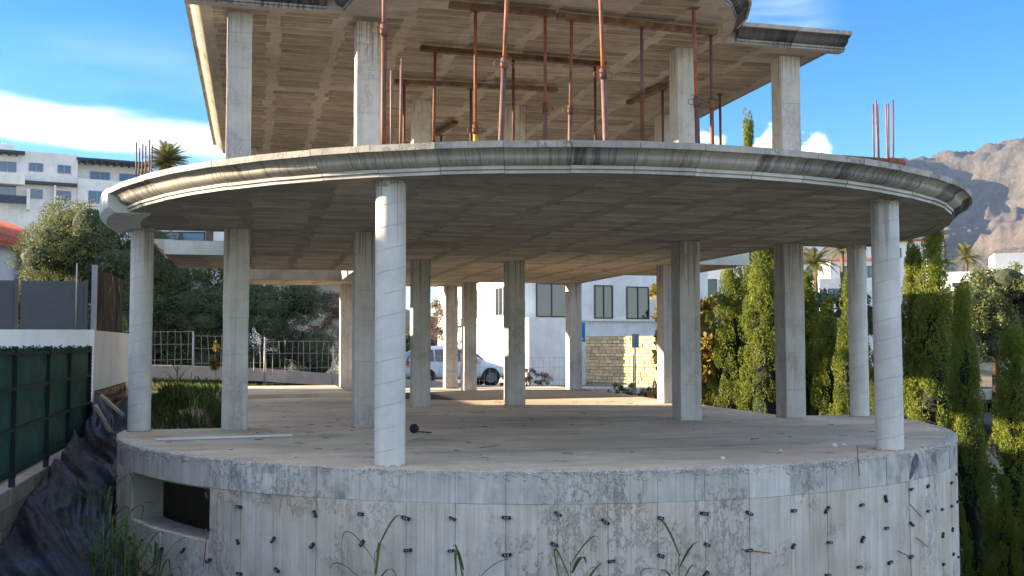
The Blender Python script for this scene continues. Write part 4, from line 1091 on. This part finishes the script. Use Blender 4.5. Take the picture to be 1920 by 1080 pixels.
# reeds in front of the base
lf = []
for k in range(4):
    mb = MB(); l_ = .50 + .12*k; n = 9; V = []
    for i in range(n+1):
        s = i/n; w_ = .018*math.sin(math.pi*min(1, .12 + .88*s))**.7 + .001; bend = (.35 + .35*k)
        x = l_*math.sin(bend*s*1.6)/(bend*1.6)*.9; z = l_*(math.sin(1.57*min(1,s*1.0))*(.95 - .35*k*s*s))*.8
        V += [(x, -w_, z), (x, 0, z - .006), (x, w_, z)]
    mb.add(V, [f for i in range(n) for f in ((i*3, i*3+1, i*3+4, i*3+3), (i*3+1, i*3+2, i*3+5, i*3+4))])
    lf.append(mb.mesh('leaf', M['reed'], True, fix=False))
M['drystalk'] = plain('dry stalk', (.36,.29,.18), .8, var=.25)
def reed(x, y, zb, zt_, label, n, sc_=1.0, group='reeds in front of the base wall'):
    o = thing('reed_plant', label, 'reed', L(x, y, zb), rng.uniform(0, 6.28), group)
    h = zt_ - zb - .2; m_ = MB(); m_.tube([(0,0,0),(.01,0,h*.6),(.02,.01,h)], [.009,.007,.003], 6); m_.build('stem', M['reed'], o, True)
    for k in range(max(2, n//4)):
        d_ = MB(); a_ = rng.uniform(0, 6.28); q_ = rng.uniform(.05,.22)
        d_.tube([(.02*math.cos(a_), .02*math.sin(a_), 0), (q_*math.cos(a_)*.6, q_*math.sin(a_)*.6, h*.7), (q_*math.cos(a_)*1.3, q_*math.sin(a_)*1.3, h*rng.uniform(.8,1.05))], [.005,.004,.002], 5); d_.build('dry_stalk', M['drystalk'], o, True)
    n = int(n*1.5)
    for k in range(n):
        z = h*(.35 + .65*(k+1)/n); put('leaf', rng.choice(lf), o, (.01, 0, z), rot=(0, rng.uniform(-.1,.35), k*2.5 + rng.uniform(-.5,.5)), scale=(sc_*rng.uniform(.6,1.15), sc_*rng.uniform(.45,1.0), sc_*rng.uniform(.6,1.15)))
def rpos(px, d):
    # local place of a plant seen at a bearing px, d metres in front of the wall
    k = (px-960)/1900; a = 1+k*k; b = k*CX + CY; c_ = CX*CX + CY*CY - (RB+d)**2
    Y = (b - math.sqrt(max(0, b*b - a*c_)))/a; return toL(k*Y, Y)
for px, zt_, n, sc_, lb in ((708,-.50,9,.95,'arching reed before the base wall, left of the middle'), (868,-.62,7,.9,'small reed before the base wall near the middle'), (1072,-.55,9,1.0,'spreading reed before the base wall, right of the middle'), (1272,-.52,9,.85,'upright broad leaved reed before the base wall on the right'),(1005,-.86,6,.7,'low reed tip at the bottom edge, left of the spreading reed'), (760,-.80,6,.7,'low reed close right of the arching reed'), (1105,-.84,6,.65,'dry stalked reed close right of the spreading reed'), (655,-.86,5,.6,'low reed tip left of the arching reed')):
    x, y = rpos(px, .35); reed(x, y, -2.6, zt_, lb, n, sc_)
for i, (px, zt_, d, lb) in enumerate(((205,-.45,.35,'tallest reed of the clump below the wall opening'), (222,-.62,.45,'second reed of the clump, leaning at the left end of the base'), (245,-.80,.4,'reed of the clump under the left jamb of the opening'), (268,-.86,.45,'bushy reed in the middle of the left clump'), (300,-.95,.3,'reed at the right end of the left clump'), (192,-.9,.6,'lowest reed at the far left of the clump'))):
    x, y = rpos(px, d); reed(x, y, -2.3, zt_ + .12, lb, 16, .85, 'reed clump at the left end of the base')
# weeds and grass in the side garden
def grass(name, label, n, region, h0, h1, mat, wd=.006):
    P_, D_, H_ = [], [], []
    V, F = [], []
    k = 0
    while k < n:
        x, y = region()
        p = L(x, y); z = zground(p.x, p.y); h = rng.uniform(h0, h1); a = rng.uniform(0, 6.28); bx_ = rng.uniform(.1,.6)*h
        d = (math.cos(a), math.sin(a)); w_ = wd*rng.uniform(.7,1.6)
        b = len(V); px_, py_ = -d[1]*w_, d[0]*w_
        V += [(p.x-px_, p.y-py_, z-.02), (p.x+px_, p.y+py_, z-.02), (p.x+d[0]*bx_*.35+px_*.8, p.y+d[1]*bx_*.35+py_*.8, z+h*.6), (p.x+d[0]*bx_, p.y+d[1]*bx_, z+h), (p.x+d[0]*bx_*.35-px_*.8, p.y+d[1]*bx_*.35-py_*.8, z+h*.6)]
        F.append((b,b+1,b+2,b+3,b+4)); k += 1
    tag(put(name, np_mesh(name, np.array(V), np.array(F), mat)), label, 'grass', kind='stuff')
def reg_garden():
    while True:
        x, y = rng.uniform(-6.4,-4.5), rng.uniform(.45, 9.5)
        if noise.noise(Vector((x*1.2, y*.9, 7))) > .02 - .12*(y > 4): return x, y
grass('side_garden_weeds', 'rough green weeds in the plot behind the left round column', 5200, reg_garden, .04, .24, M['grass'])
def reg_rear():
    return rng.uniform(-10, -3), rng.uniform(13.6, 17)
grass('rear_grass', 'grass strip in front of the street fence', 5000, reg_rear, .05, .2, M['grass'])
for x, y, s_, lb in ((-5.35,4.6,.75,'broad leaved weed just right of the left round column'), (-4.95,1.6,.6,'tall thin weed left of the first square column'), (-4.72,.9,.8,'weed with arching leaves against the first square column')):
    p = L(x, y); reed(x, y, zground(p.x,p.y), zground(p.x,p.y) + s_ + .2, lb, 7, .6*s_/.6, 'tall weeds in the side garden')
yl = blob_tree('yl', lumps_box(-.12,.12,-.1,.1,-.1,.35,4,.09,.15,71), 260, .11, M['yellowleaf'], seed=71, aspect=.22)
p = L(-4.75, 6.5); plant('yellow_leaved_sapling', 'sapling with yellow leaves beside the first square column', 'sapling', (p.x, p.y, .85), yl, [[(0,0,-.9),(0,0,.3)]], .012).scale = (.55, .55, 1.0)
# scraps of blue sheeting in the garden
V = []; 
for i in range(25):
    for k in range(12):
        x = -5.1 + .75*i/24; y = .5 + .5*k/11; V.append(tuple(L(x, y, zground(*L(x,y)[:2]) + .06 + .13*abs(noise.noise(Vector((x*5, y*4, 3)))) + .12*sm(.4,.9,i/24))))
F = np.array([(i*12+k, (i+1)*12+k, (i+1)*12+k+1, i*12+k+1) for i in range(24) for k in range(11)])
M['bluesheet'] = plain('blue plastic sheet', (.05,.10,.24), .4, var=.4)
tag(put('blue_sheet', np_mesh('blue_sheet', np.array(V), F, M['bluesheet'], True)), 'crumpled blue plastic sheet in the weeds by the first square column', 'sheet')

# ------------------------------------------------------------------ houses
def house(name, label, P0, ang, cat='house'):
    return thing(name, label, cat, P0, ang)
def win(parent, x0, x1, z0, z1, y=0.0, frame='frame_dark', glass='glass', mull=1, d=.06, name='window'):
    # window in a wall whose outer face is the plane y=0 of the house, outside is -y
    f = .06; m_ = MB()
    m_.box(x0-f, x1+f, y-d, y+.04, z0-f, z0); m_.box(x0-f, x1+f, y-d, y+.04, z1, z1+f); m_.box(x0-f, x0, y-d, y+.04, z0, z1); m_.box(x1, x1+f, y-d, y+.04, z0, z1)
    for k in range(mull):
        x = x0 + (x1-x0)*(k+1)/(mull+1); m_.box(x-.035, x+.035, y-d*.8, y+.04, z0, z1)
    o = m_.build(name, M[frame], parent)
    g = MB(); xs = [x0 + (x1-x0)*k/(mull+1) for k in range(mull+2)]
    for k in range(mull+1):
        g = MB(); g.box(xs[k], xs[k+1], y-.02, y+.02, z0, z1); g.build('pane', M[glass], o)
    return o
# apartment block on the hill at the left (recedes to the right)
K = 1.6
A = house('apartment_block', 'white apartment block with slate blue pergolas on the hill at the left', (-36.78*K, 75*K, 1.157*(1-K)), R(27), 'building')
def q(s, z): return s*K, z*K
m_ = MB(); m_.box(-7*K, 4.05*K, 0, 14, 6, 15.72*K); m_.build('wall', M['white_wall'], A)
m_ = MB(); m_.box(4.06*K, 9.3*K, 2.2, 13.9, 6, 15.62*K); m_.box(4.06*K, 9.3*K, -.25, 2.197, 6, 13.9*K); m_.build('wing_wall', M['white_wall'], A)
m_ = MB(); m_.box(-7*K, -.26*K, 2, 12, 15.73*K, 16.32*K); m_.build('roof_block', M['white_wall'], A)
for s0, s1, z in ((5.96,6.7,15.98), (7.6,8.0,15.9)):
    m_ = MB(); m_.box(s0*K, s1*K, 5, 6.2, 15.6*K, (z-.08)*K); m_.box(s0*K-.05, s1*K+.05, 4.95, 6.25, (z-.07)*K, z*K); m_.build('chimney', M['white_wall'], A)
m_ = MB(); m_.box(-1.25*K, -.8*K, 5, 6, 16.3*K, 16.75*K); m_.build('chimney', M['white_wall'], A)
for s0, s1, z1, z0 in ((.7,1.62,14.83,14.25), (2.67,3.54,14.82,14.25)): win(A, s0*K, s1*K, z0*K, z1*K, 0, 'frame_grey')
for s0, s1, z1, z0 in ((-1.9,-.19,14.78,14.0), ): win(A, s0*K, s1*K, z0*K, z1*K, 0, 'frame_grey', mull=2)
for s0, s1, z1, z0 in ((-1.9,-.18,13.01,12.2),): win(A, s0*K, s1*K, z0*K, z1*K, 0, 'frame_grey', mull=2)
for s0, s1, z1, z0 in ((.71,1.63,12.84,12.2), (2.64,3.59,12.85,12.2)): win(A, s0*K, s1*K, z0*K, z1*K, 0, 'frame_grey')
for s0, s1, z1, z0 in ((5.05,6.45,14.72,13.75), (7.2,8.6,14.72,13.75)): win(A, s0*K, s1*K, z0*K, z1*K, 2.2, 'frame_grey')
win(A, 4.85*K, 6.05*K, 12.1*K, 12.98*K, -.25, 'frame_grey'); win(A, 7.1*K, 8.3*K, 12.1*K, 12.98*K, -.25, 'frame_grey')
def pergola(s0, s1, z, y0, y1):
    m_ = MB(); m_.box(s0*K, s1*K, y0, y1, (z-.16)*K, z*K); pg = m_.build('pergola', M['slate'], A)
    n = int((s1-s0)*K/.85)
    for k in range(n):
        x = s0*K + .3 + k*.85; r_ = MB(); r_.box(x-.12, x+.12, y0+.1, y1-.05, (z-.30)*K, (z-.162)*K); r_.build('rafter', M['slate'], pg)
pergola(-3, .38, 15.55, -1.3, -.01); pergola(3.95, 9.3, 15.52, -.45, 2.19); 
m_ = MB(); m_.box(.44*K, 4.0*K, -1.0, -.01, 13.22*K, 13.42*K); m_.build('pergola', M['slate'], A)
m_ = MB(); m_.box(-7*K, .42*K, -1.4, -.02, 13.05*K, 13.9*K); m_.build('balcony', M['white_wall'], A)
m_ = MB(); m_.box(.9, 1.25, -1.6, -.03, 11.2*K, 12.75*K); m_.build('fin_wall', M['white_wall'], A)
m_ = MB(); m_.box(-7*K, .85, -1.5, -1.42, 11.6*K, 12.2*K); m_.build('balcony_rail', M['slate'], A)
m_ = MB(); m_.box(2.4*K, 2.55*K, -.9, -.02, 10*K, 13.2*K); m_.build('fin_wall', M['white_wall'], A)

# white house behind the left end of the terrace
Hh = house('white_house', 'white house with brown cladding behind the left rear slab', (-20.5*.77, 38.5, .27), R(4)); Hh.scale = (.77, .55, .77)
m_ = MB(); m_.box(-3.5, 7.4, 0, 8, -1, 7.2); m_.build('wall', M['white_wall'], Hh)
win(Hh, 2.85, 3.95, 6.05, 6.75, 0, 'frame_dark', mull=0); win(Hh, 4.1, 5.15, 6.05, 6.75, 0, 'frame_dark', mull=0)
for x0 in (2.4, 5.25):
    m_ = MB(); m_.box(x0, x0+.35, -.05, -.005, 5.4, 7.1); m_.build('cladding', M['brown_wood'], Hh)
win(Hh, 2.35, 3.0, 4.85, 5.2, 0, 'frame_dark', 'glass', 0)
# tiled roof houses at the left; the nearer is unseen, added for its shadow
def tiled_house(label, X0, X1, Y0, Y1, z0, zw, rise, over=.5):
    o = house('tiled_house', label, ((X0+X1)/2, (Y0+Y1)/2, z0), 0)
    w2, d2, h = (X1-X0)/2, (Y1-Y0)/2, zw - z0
    m_ = MB(); m_.box(-w2, w2, -d2, d2, 0, h); m_.add([(-w2,-d2,h),(w2,-d2,h),(0,-d2,h+rise),(-w2,d2,h),(w2,d2,h),(0,d2,h+rise)], [(0,1,2),(5,4,3)]); m_.build('wall', M['white_wall'], o)
    rf = MB()
    for s in (-1, 1):
        rf.add([(s*(w2+over), -d2-.3, h-.12), (s*(w2+over), d2+.3, h-.12), (0, d2+.3, h+rise+.05), (0, -d2-.3, h+rise+.05), (s*(w2+over), -d2-.3, h-.22), (s*(w2+over), d2+.3, h-.22), (0, d2+.3, h+rise-.05), (0, -d2-.3, h+rise-.05)],
               [(0,1,2,3),(4,5,6,7),(0,1,5,4),(1,2,6,5),(2,3,7,6),(3,0,4,7)])
    r_ = rf.build('roof', M['tile'], o)
    tl = MB(); ln = math.hypot(w2+over, rise+.17); tl.tube([(0,0,0),(ln,0,0)], .085, 8); tme = tl.mesh('roof_tile', M['tile'], True)
    n = int((2*d2+.5)/.24)
    for s in (1,):
        for k in range(n):
            put('roof_tile', tme, r_, (s*(w2+over), -d2-.2 + k*.24, h-.10), rot=(0, -math.atan2(rise+.17, w2+over), math.pi if s > 0 else 0))
    return o
o = tiled_house('white house with terracotta tile roof at the left edge', -27, -18.9, 36, 46, -.5, 5.0, 1.6)
win(o, 3.0, 3.8, 2.2, 3.2, -5.0, 'frame_grey')
shade_house = tiled_house("unseen white house with tiled roof, added at the left to shade the base", -25.5, -17.0, 0.5, 19.8, -.4, 5.0, 1.02, .35)  # added out of view, sized to keep low sun off the base
m_ = MB(); m_.box(-2.0, 3.9, 3.9, 9.4, 4.5, 6.35); m_.build('added_shade_block', M['white_wall'], shade_house)  # unseen box added to throw shade on the left cornice end
# white building across the street
Cn = house('white_street_building', 'white two storey building across the street with dark framed windows', (.08, 50, 0), R(24), 'building')
m_ = MB(); m_.box(0, 11.5, 0, 11, -2.5, 7.4); m_.build('wall', M['white_wall'], Cn)
for x0, x1, z0, z1 in ((1.28,2.89,2.6,4.18), (4.58,5.54,2.55,4.15), (6.47,7.72,2.55,4.12)): win(Cn, x0, x1, z0, z1, 0, 'frame_dark', 'glass_dark')
m_ = MB(); m_.box(-.02, 11.5, -.16, -.004, 2.36, 2.47); m_.build('ledge', M['white_wall'], Cn)
for y0 in (1.2, 4.8, 8.0):   # windows in the sunlit side
    w_ = MB(); w_.box(-.06, .04, y0, y0+1.0, 2.6, 4.1); wq = w_.build('window', M['frame_grey'], Cn)
    for yy in (y0+.07, y0+.54):
        w_ = MB(); w_.box(-.075, -.062, yy, yy+.39, 2.67, 4.03); w_.build('pane', M['glass_dark'], wq)
m_ = MB(); m_.box(-.14, -.004, .0, 11, 2.2, 2.4); m_.build('side_band', M['white_wall'], Cn)
m_ = MB(); m_.box(-.1, 2.3, -2.0, -.17, -2.5, 2.44); m_.build('porch_block', M['white_wall'], Cn)
m_ = MB(); m_.box(9.0, 9.4, -1.2, -.17, -2.5, 4.5); m_.build('pier', M['white_wall'], Cn)
# tripod-like stand and sign leaning by the facade
m_ = MB()
for dx, dy in ((-.35,-.1), (.3,-.12), (.0,.1)): m_.tube([(8.3+dx, -.5+dy, 2.48), (8.42, -.45, 3.6)], .02, 5)
m_.build('leaning_stand', M['green_dark'], Cn)
# honey coloured stone garden wall in front of it
sa, sb = Vector((3.55, 49.0)), Vector((6.85, 46.4)); sd = sb - sa; sl_ = sd.length
sw = thing('stone_garden_wall', 'honey coloured stone wall, sunlit, in front of the white building', 'wall', (sa.x, sa.y, -1.6), math.atan2(sd.y, sd.x))
m_ = MB(); m_.box(0, sl_, .03, .35, -.5, 3.16); m_.build('mortar', M['mortar'], sw)
stm = []
for k in range(4):
    m2 = MB(); e = .02; l_, h_ = 1.0, 1.0
    V = [(-.5,0,-.5),(.5,0,-.5),(.5,0,.5),(-.5,0,.5)]
    V = [(a, .1, b) for a,_,b in V] + [(a, e+.0, b) for a,_,b in V] + [(a*.92, -.012*k, b*.86) for a,_,b in V]
    m2.add(V, [(3,2,1,0)] + [(i,(i+1)%4,4+(i+1)%4,4+i) for i in range(4)] + [(4+i,4+(i+1)%4,8+(i+1)%4,8+i) for i in range(4)] + [(8,9,10,11)]); stm.append(m2.mesh('stone', M['stone_y']))
z = .02
while z < 3.1:
    h_ = .155; x = rng.uniform(-.1, 0)
    while x < sl_ - .1:
        l_ = rng.uniform(.24, .46); x0 = max(0, x); x1 = min(sl_, x + l_ - .015)
        if x1 - x0 > .08 and z > .9: put('stone', rng.choice(stm), sw, ((x0+x1)/2, 0, z + h_/2), scale=(x1-x0, 1, h_ - .015))
        x += l_
    z += h_
m_ = MB(); m_.box(-.0, sl_, -.05, .028, -.5, .88); m_.build('plinth', M['core'], sw)
m_ = MB(); m_.box(sl_+.02, sl_+.35, -.12, .4, -.5, 3.4); m_.build('end_pier', M['white_wall'], sw)

# houses on the right hand hillside
W = house('modern_house', 'low white modern house with grey roof box on the right hillside', (36.3, 85, 5.0), R(-20))
m_ = MB(); m_.box(0, 6.3, 0, 7, .62, 2.2); m_.box(5.0, 8.5, 1.0, 7, .62, 2.15); m_.build('wall', M['white_wall'], W)
win(W, .7, 4.6, 1.0, 1.22, 0, 'frame_dark', 'glass_dark', 2)
m_ = MB(); m_.box(4.2, 9.0, 2.5, 7, 2.21, 3.85); m_.build('roof_box', M['frame_grey'], W)
m_ = MB(); m_.box(4.12, 4.196, 2.5, 7, 2.21, 3.85); m_.build('roof_box_side', M['white_wall'], W)
m_ = MB(); m_.box(.9, 9.0, -1.5, 1.5, .2, .6); m_.build('terrace_slab', M['paving'], W)
m_ = MB(); m_.box(4.3, 4.9, -.8, -.2, -2.5, .198); m_.build('pillar', M['white_wall'], W)
W2 = house('cream_house', 'cream house with a balcony seen left of the sunlit cypresses', (12.9, 70, 3.0), R(-8))
m_ = MB(); m_.box(0, 5.2, 0, 7, -3, 4.6); m_.build('wall', M['white_wall'], W2)
m_ = MB(); m_.box(-.2, 2.6, -1.2, -.01, .5, 1.2); m_.build('balcony', M['paving'], W2)
win(W2, .5, 1.2, 1.4, 2.6, 0, 'frame_dark', 'glass_dark', 0)
W3 = house('white_villa', 'white villa with red roof far behind between the right columns', (31.5, 100, 8.0), R(-4))
m_ = MB(); m_.box(0, 5.5, 0, 6, -5, 1.4); m_.build('wall', M['white_wall'], W3)
m_ = MB(); m_.add([(-.3,-.4,1.41),(5.8,-.4,1.41),(5.8,6.4,1.41),(-.3,6.4,1.41),(2.75,3,2.2)], [(0,1,4),(1,2,4),(2,3,4),(3,0,4),(3,2,1,0)]); m_.build('roof', M['tile'], W3)
win(W3, 1.0, 2.0, -.2, .8, 0); win(W3, 3.2, 4.3, -.2, .8, 0)
W4 = house('flat_roofed_house', 'pale flat roofed house below the red roofed villa', (25.5, 84, 4.4), R(-4))
m_ = MB(); m_.box(0, 4.6, 0, 6, -5, 2.2); m_.build('wall', M['white_wall'], W4); win(W4, .8, 3.6, .4, 1.3, 0, mull=2)
W5 = house('white_gable_house', 'tall white house seen between the two right round columns', (20.8, 58, .2), R(-10))
m_ = MB(); m_.box(0, 4.0, 0, 6, -5, 4.1); m_.build('wall', M['white_wall'], W5); win(W5, .3, 1.2, 1.0, 2.2, 0); 
m_ = MB(); m_.box(-.1, 3.0, -.9, -.01, .2, .9); m_.build('balcony', M['galv'], W5)
for i, (X, Y, z0, wd, hh, lb) in enumerate(((72, 190, 17, 9, 5, 'small white house low on the ridge under the mountain'), (34, 130, 11.5, 6, 4, 'small pale house far behind the dark palm'), (52, 150, 13.5, 7, 4, 'small white house far right behind the far round column'))):
    o = house('hillside_house', lb, (X, Y, z0), R(-6)); o['group'] = 'small houses on the hillside'
    m_ = MB(); m_.box(0, wd, 0, 6, -4, hh*.7); m_.build('wall', M['white_wall'], o); m_ = MB(); m_.box(-.3, wd+.3, -.3, 6.3, hh*.7+.003, hh*.7+.3); m_.build('roof', M['tile'], o)
    win(o, wd*.2, wd*.4, .5, 1.8, 0); win(o, wd*.6, wd*.8, .5, 1.8, 0)

# ------------------------------------------------------------------ street furniture, cars
fa, fb = Vector((-11.5, 29.6)), Vector((6.2, 36.2)); fd = (fb-fa); fl_ = fd.length
npan = 9; wl = fl_/npan; rzf = math.atan2(fd.y, fd.x)
for i in range(npan):
    p = fa + fd*(i/npan); p2 = fa + fd*((i+1)/npan)
    zb = max(-.55, zground(p.x, p.y)); hgt = 1.42 - .02*i
    o = thing('site_fence_panel', 'grey wire site fence panel, %s of nine along the street' % ('leftmost', 'second', 'third', 'fourth', 'fifth', 'sixth', 'seventh', 'eighth', 'rightmost')[i], 'fence panel', (p.x, p.y, zb), rzf, 'site fence along the street')
    m_ = MB(); m_.tube([(0,0,-.1),(0,0,hgt+.12)], .026, 8); m_.build('post', M['galv'], o, True)
    m_ = MB(); k = .06
    while k < wl - .02:
        x = k; m_.tube([(x,0,.03),(x+rng.uniform(-.03,.03),rng.uniform(-.04,.04),hgt*.5),(x+rng.uniform(-.03,.03),0,hgt+rng.uniform(-.04,.04))], .0062, 4); k += .19
    for z in (.08, hgt*.4, hgt*.72, hgt - .02): m_.tube([(0,0,z),(wl*.5,0,z+rng.uniform(-.02,.02)),(wl,0,z)], .005, 4)
    wm = m_.build('wire_mesh', M['galv'], o); wm['kind'] = 'stuff'
def car(label, loc, rz, name='white_car'):
    o = thing(name, label, 'car', loc, rz)
    # stations along x (front at +x): x, half width, sill, belt, roof, roof half width
    ST = [(-2.20,.62,.45,.80,.82,.60),(-2.12,.80,.32,.98,1.10,.66),(-1.9,.86,.28,1.02,1.50,.62),(-1.2,.90,.26,1.00,1.66,.63),(-.3,.91,.25,.98,1.69,.64),(.45,.91,.25,.97,1.60,.62),(1.15,.90,.26,.95,1.06,.72),(1.75,.87,.28,.88,.93,.70),(2.1,.78,.34,.74,.78,.60),(2.2,.60,.45,.62,.66,.5)]
    V, F = [], []; m = 12
    for x, hw_, zs, zb_, zr, wr in ST:
        ring_ = [(hw_*.8, zs), (hw_, zs+.12), (hw_*1.01, (zs+zb_)/2), (hw_*.97, zb_), (wr+ (hw_-wr)*.12, zr-.07), (wr*.75, zr)]
        for y_, z_ in ring_: V.append((x, y_, z_))
        for y_, z_ in reversed(ring_): V.append((x, -y_, z_))
    for i in range(len(ST)-1):
        for k in range(m): F.append((i*m+k, i*m+(k+1)%m, (i+1)*m+(k+1)%m, (i+1)*m+k))
    F += [tuple(range(m)), tuple(range(len(ST)*m-1, (len(ST)-1)*m-1, -1))]
    b = MB(); b.add(V, F); me_ = b.mesh('body', M['carwhite'], True); bo = put('body', me_, o); sb = bo.modifiers.new('s', 'SUBSURF'); sb.levels = sb.render_levels = 2
    def side(x, s, t_):   # point on the glass band, t 0 belt .. 1 roof edge
        xs = [q_[0] for q_ in ST]; hw_ = np.interp(x, xs, [q_[1] for q_ in ST])*.97; zb_ = np.interp(x, xs, [q_[3] for q_ in ST]); zr = np.interp(x, xs, [q_[4] for q_ in ST])-.07; wr = np.interp(x, xs, [q_[5] for q_ in ST]); wr = wr + (np.interp(x, xs, [q_[1] for q_ in ST])-wr)*.12
        return (x, s*(lerp(hw_, wr, t_)+.012), lerp(zb_, zr, t_)+.0)
    for s in (-1, 1):
        for x0, x1, xt0, xt1 in ((-1.75,-1.05,-1.5,-1.05), (-.98,-.1,-.98,-.1), (-.03,.92,-.03,.42)):
            w_ = MB(); w_.quad(side(x0,s,.06), side(x1,s,.06), side(xt1,s,.86), side(xt0,s,.86)); w_.build('side_window', M['glass_dark'], bo)
        m_ = MB(); m_.box(.78,.95,s*.93-.06,s*.93+.06,.98,1.12); m_.build('mirror', M['carwhite'], bo)
    w_ = MB(); w_.quad((.62,-.66,1.50),(1.12,-.74,1.10),(1.12,.74,1.10),(.62,.66,1.50)); w_.build('windscreen', M['glass_dark'], bo)
    w_ = MB(); w_.quad((-1.98,-.62,1.42),(-2.16,-.72,1.05),(-2.16,.72,1.05),(-1.98,.62,1.42)); w_.build('rear_window', M['glass_dark'], bo)
    for x in (-1.38, 1.36):
        for s in (-1, 1):
            wq = MB(); wq.tube([(x,s*.70,.34),(x,s*.93,.34)], .34, 22); wo_ = wq.build('wheel', M['tyre'], o, True)
            wq = MB(); wq.tube([(x,s*.925,.34),(x,s*.94,.34)], .22, 16); wq.build('rim', M['rim'], wo_)
            wq = MB(); wq.tube([(x,s*.885,.36),(x,s*.915,.36)], .40, 22); wq.build('wheel_arch', M['black'], bo)
    for s in (-1, 1):
        m_ = MB(); m_.box(2.02,2.13,s*.62-.14,s*.62+.14,.66,.76); m_.build('headlight', M['glass_dark'], bo)
        m_ = MB(); m_.box(-2.17,-2.06,s*.70-.09,s*.70+.09,.86,1.05); m_.build('tail_light', M['tile'], bo)
    return o
car('white car parked on the street, seen behind the rear columns', (-2.45, 42.6, zstreet(-2.45)+.10), R(18))
car('white car at the far right, below the grey green tree', (26.2, 55.5, zground(26.2, 55.5)), R(-60), 'white_car')
sg = thing('pedestrian_crossing_sign', 'blue square sign with a white triangle beside a rear column', 'sign', (2.28, 36.0, -.8), R(5))
m_ = MB(); m_.tube([(0,.03,0),(0,.03,2.75)], .03, 8); m_.build('post', M['galv'], sg, True)
m_ = MB(); m_.box(-.32,.32,-.012,.0,2.06,2.74); pl = m_.build('plate', M['signblue'], sg)
m_ = MB(); m_.add([(-.25,-.016,2.14),(.25,-.016,2.14),(0,-.016,2.62)], [(0,1,2)]); m_.build('white_triangle', M['signwhite'], pl)
m_ = MB(); m_.tube([(.0,-.018,2.42),(.0,-.018,2.41)], .035, 8)
m_.box(-.02,.02,-.021,-.018,2.27,2.39); m_.tube([(0,-.019,2.28),(-.06,-.019,2.17)], .014, 5); m_.tube([(0,-.019,2.28),(.06,-.019,2.17)], .014, 5); m_.build('walking_figure', M['black'], pl)
sg = thing('post_sign', 'grey backed sign on a steel post at the right of the street', 'sign', (4.24, 35, -.75), R(20))
m_ = MB(); m_.tube([(0,0,0),(0,0,2.25)], .03, 8); m_.build('post', M['galv'], sg, True)
m_ = MB(); m_.box(-.13,-.005,-.05,-.03,1.80,2.27); m_.box(.005,.13,-.05,-.03,1.80,2.27); m_.build('plate', M['signback'], sg)
cn = thing('orange_marker', 'slanted orange marker legs by the white pier', 'marker', (5.05, 36.0, -.75))
for s in (-1, 1):
    m_ = MB(); m_.tube([(s*.14,0,0),(s*.02,0,.62)], .035, 6); m_.build('leg', M['orange'], cn)
m_ = MB(); m_.tube([(48.5*1.0, 118, 5), (48.5, 118, 13.2)], .12, 6); tag(m_.build('ridge_pole', M['galv']), 'thin pale pole on the ridge in front of the mountain', 'pole')

# ------------------------------------------------------------------ mountain
t = NT('mountain rock and scrub'); v = t.coord(False)
c = t.mix(t.ramp(t.noise(v, .012, 9, .68), .38, .62), (.10,.082,.066), (.038,.040,.030))
c = t.mix(t.ramp(t.noise(v, .05, 7, .7), .5, .66, 0, .8), c, (.13,.10,.086))
c = t.mix(t.ramp(t.noise(v, .004, 5), .45, .6, 0, .5), c, (.10,.072,.062))
t.set(t.b.inputs['Base Color'], c); t.b.inputs['Roughness'].default_value = .95; t.bump(t.noise(v, .06, 8, .7), .8, 14)
M['mount'] = t.m
na, nr = 460, 250; V = []
for j in range(nr+1):
    r_ = 900 + 3600*(j/nr)**1.15
    for i in range(na+1):
        a = lerp(.16, .85, i/na); X, Y = r_*math.sin(a), r_*math.cos(a)
        top = pw(math.tan(a), [.16,.27,.33,.389,.44,.505,.58,.75,1.0], [.04,.10,.148,.180,.190,.206,.228,.225,.16])
        g = sm(900, 3300, r_)
        base_ = (3300*top*math.cos(a))*1.0
        n_ = noise.ridged_multi_fractal(Vector((X/900., Y/900., 3.1)), .9, 2.1, 6, .9, 2.0) - 1.1
        n2_ = noise.ridged_multi_fractal(Vector((X/330., Y/330., 7.7)), 1.0, 2.1, 6, .9, 2.0) - 1.1
        h = base_*(.14*g + .86*g**1.5) + n_*300*g*(1 - .86*sm(2500, 3300, r_)) + n2_*105*g*(1 - .55*sm(2700, 3300, r_)) + (noise.ridged_multi_fractal(Vector((X/95., Y/95., 1.7)), .9, 2.1, 4, .9, 2.0) - 1.1)*22*g + 8
        if r_ > 3400: h *= 1 - .6*sm(3400, 4500, r_)
        V.append((X, Y, h*1.0 - 18*(1-g)))
F = np.array([(j*(na+1)+i, j*(na+1)+i+1, (j+1)*(na+1)+i+1, (j+1)*(na+1)+i) for j in range(nr) for i in range(na)])
tag(put('mountain', np_mesh('mountain', np.array(V), F, M['mount'], True)), kind='structure')

# ------------------------------------------------------------------ the air between here and the mountain
hm = bpy.data.materials.new('pale air'); hm.use_nodes = True; hm.node_tree.nodes.clear()
hv_ = hm.node_tree.nodes.new('ShaderNodeVolumePrincipled'); ho_ = hm.node_tree.nodes.new('ShaderNodeOutputMaterial')
hv_.inputs['Color'].default_value = (.36, .58, 1.0, 1); hv_.inputs['Density'].default_value = 4e-5; hv_.inputs['Anisotropy'].default_value = .0
hm.node_tree.links.new(hv_.outputs[0], ho_.inputs['Volume'])
zmin, zmax = 1e9, -1e9
for o in S.objects:
    if o.type == 'MESH' and o.get('kind') == 'structure':
        for v_ in o.data.vertices: zmin = min(zmin, v_.co.z); zmax = max(zmax, v_.co.z)
m_ = MB(); m_.box(-3400, 5600, -400, 6200, zmin - 1.0, zmax + 5)
tag(m_.build('haze', hm), 'thin pale air haze filling the whole valley', 'haze', kind='stuff')
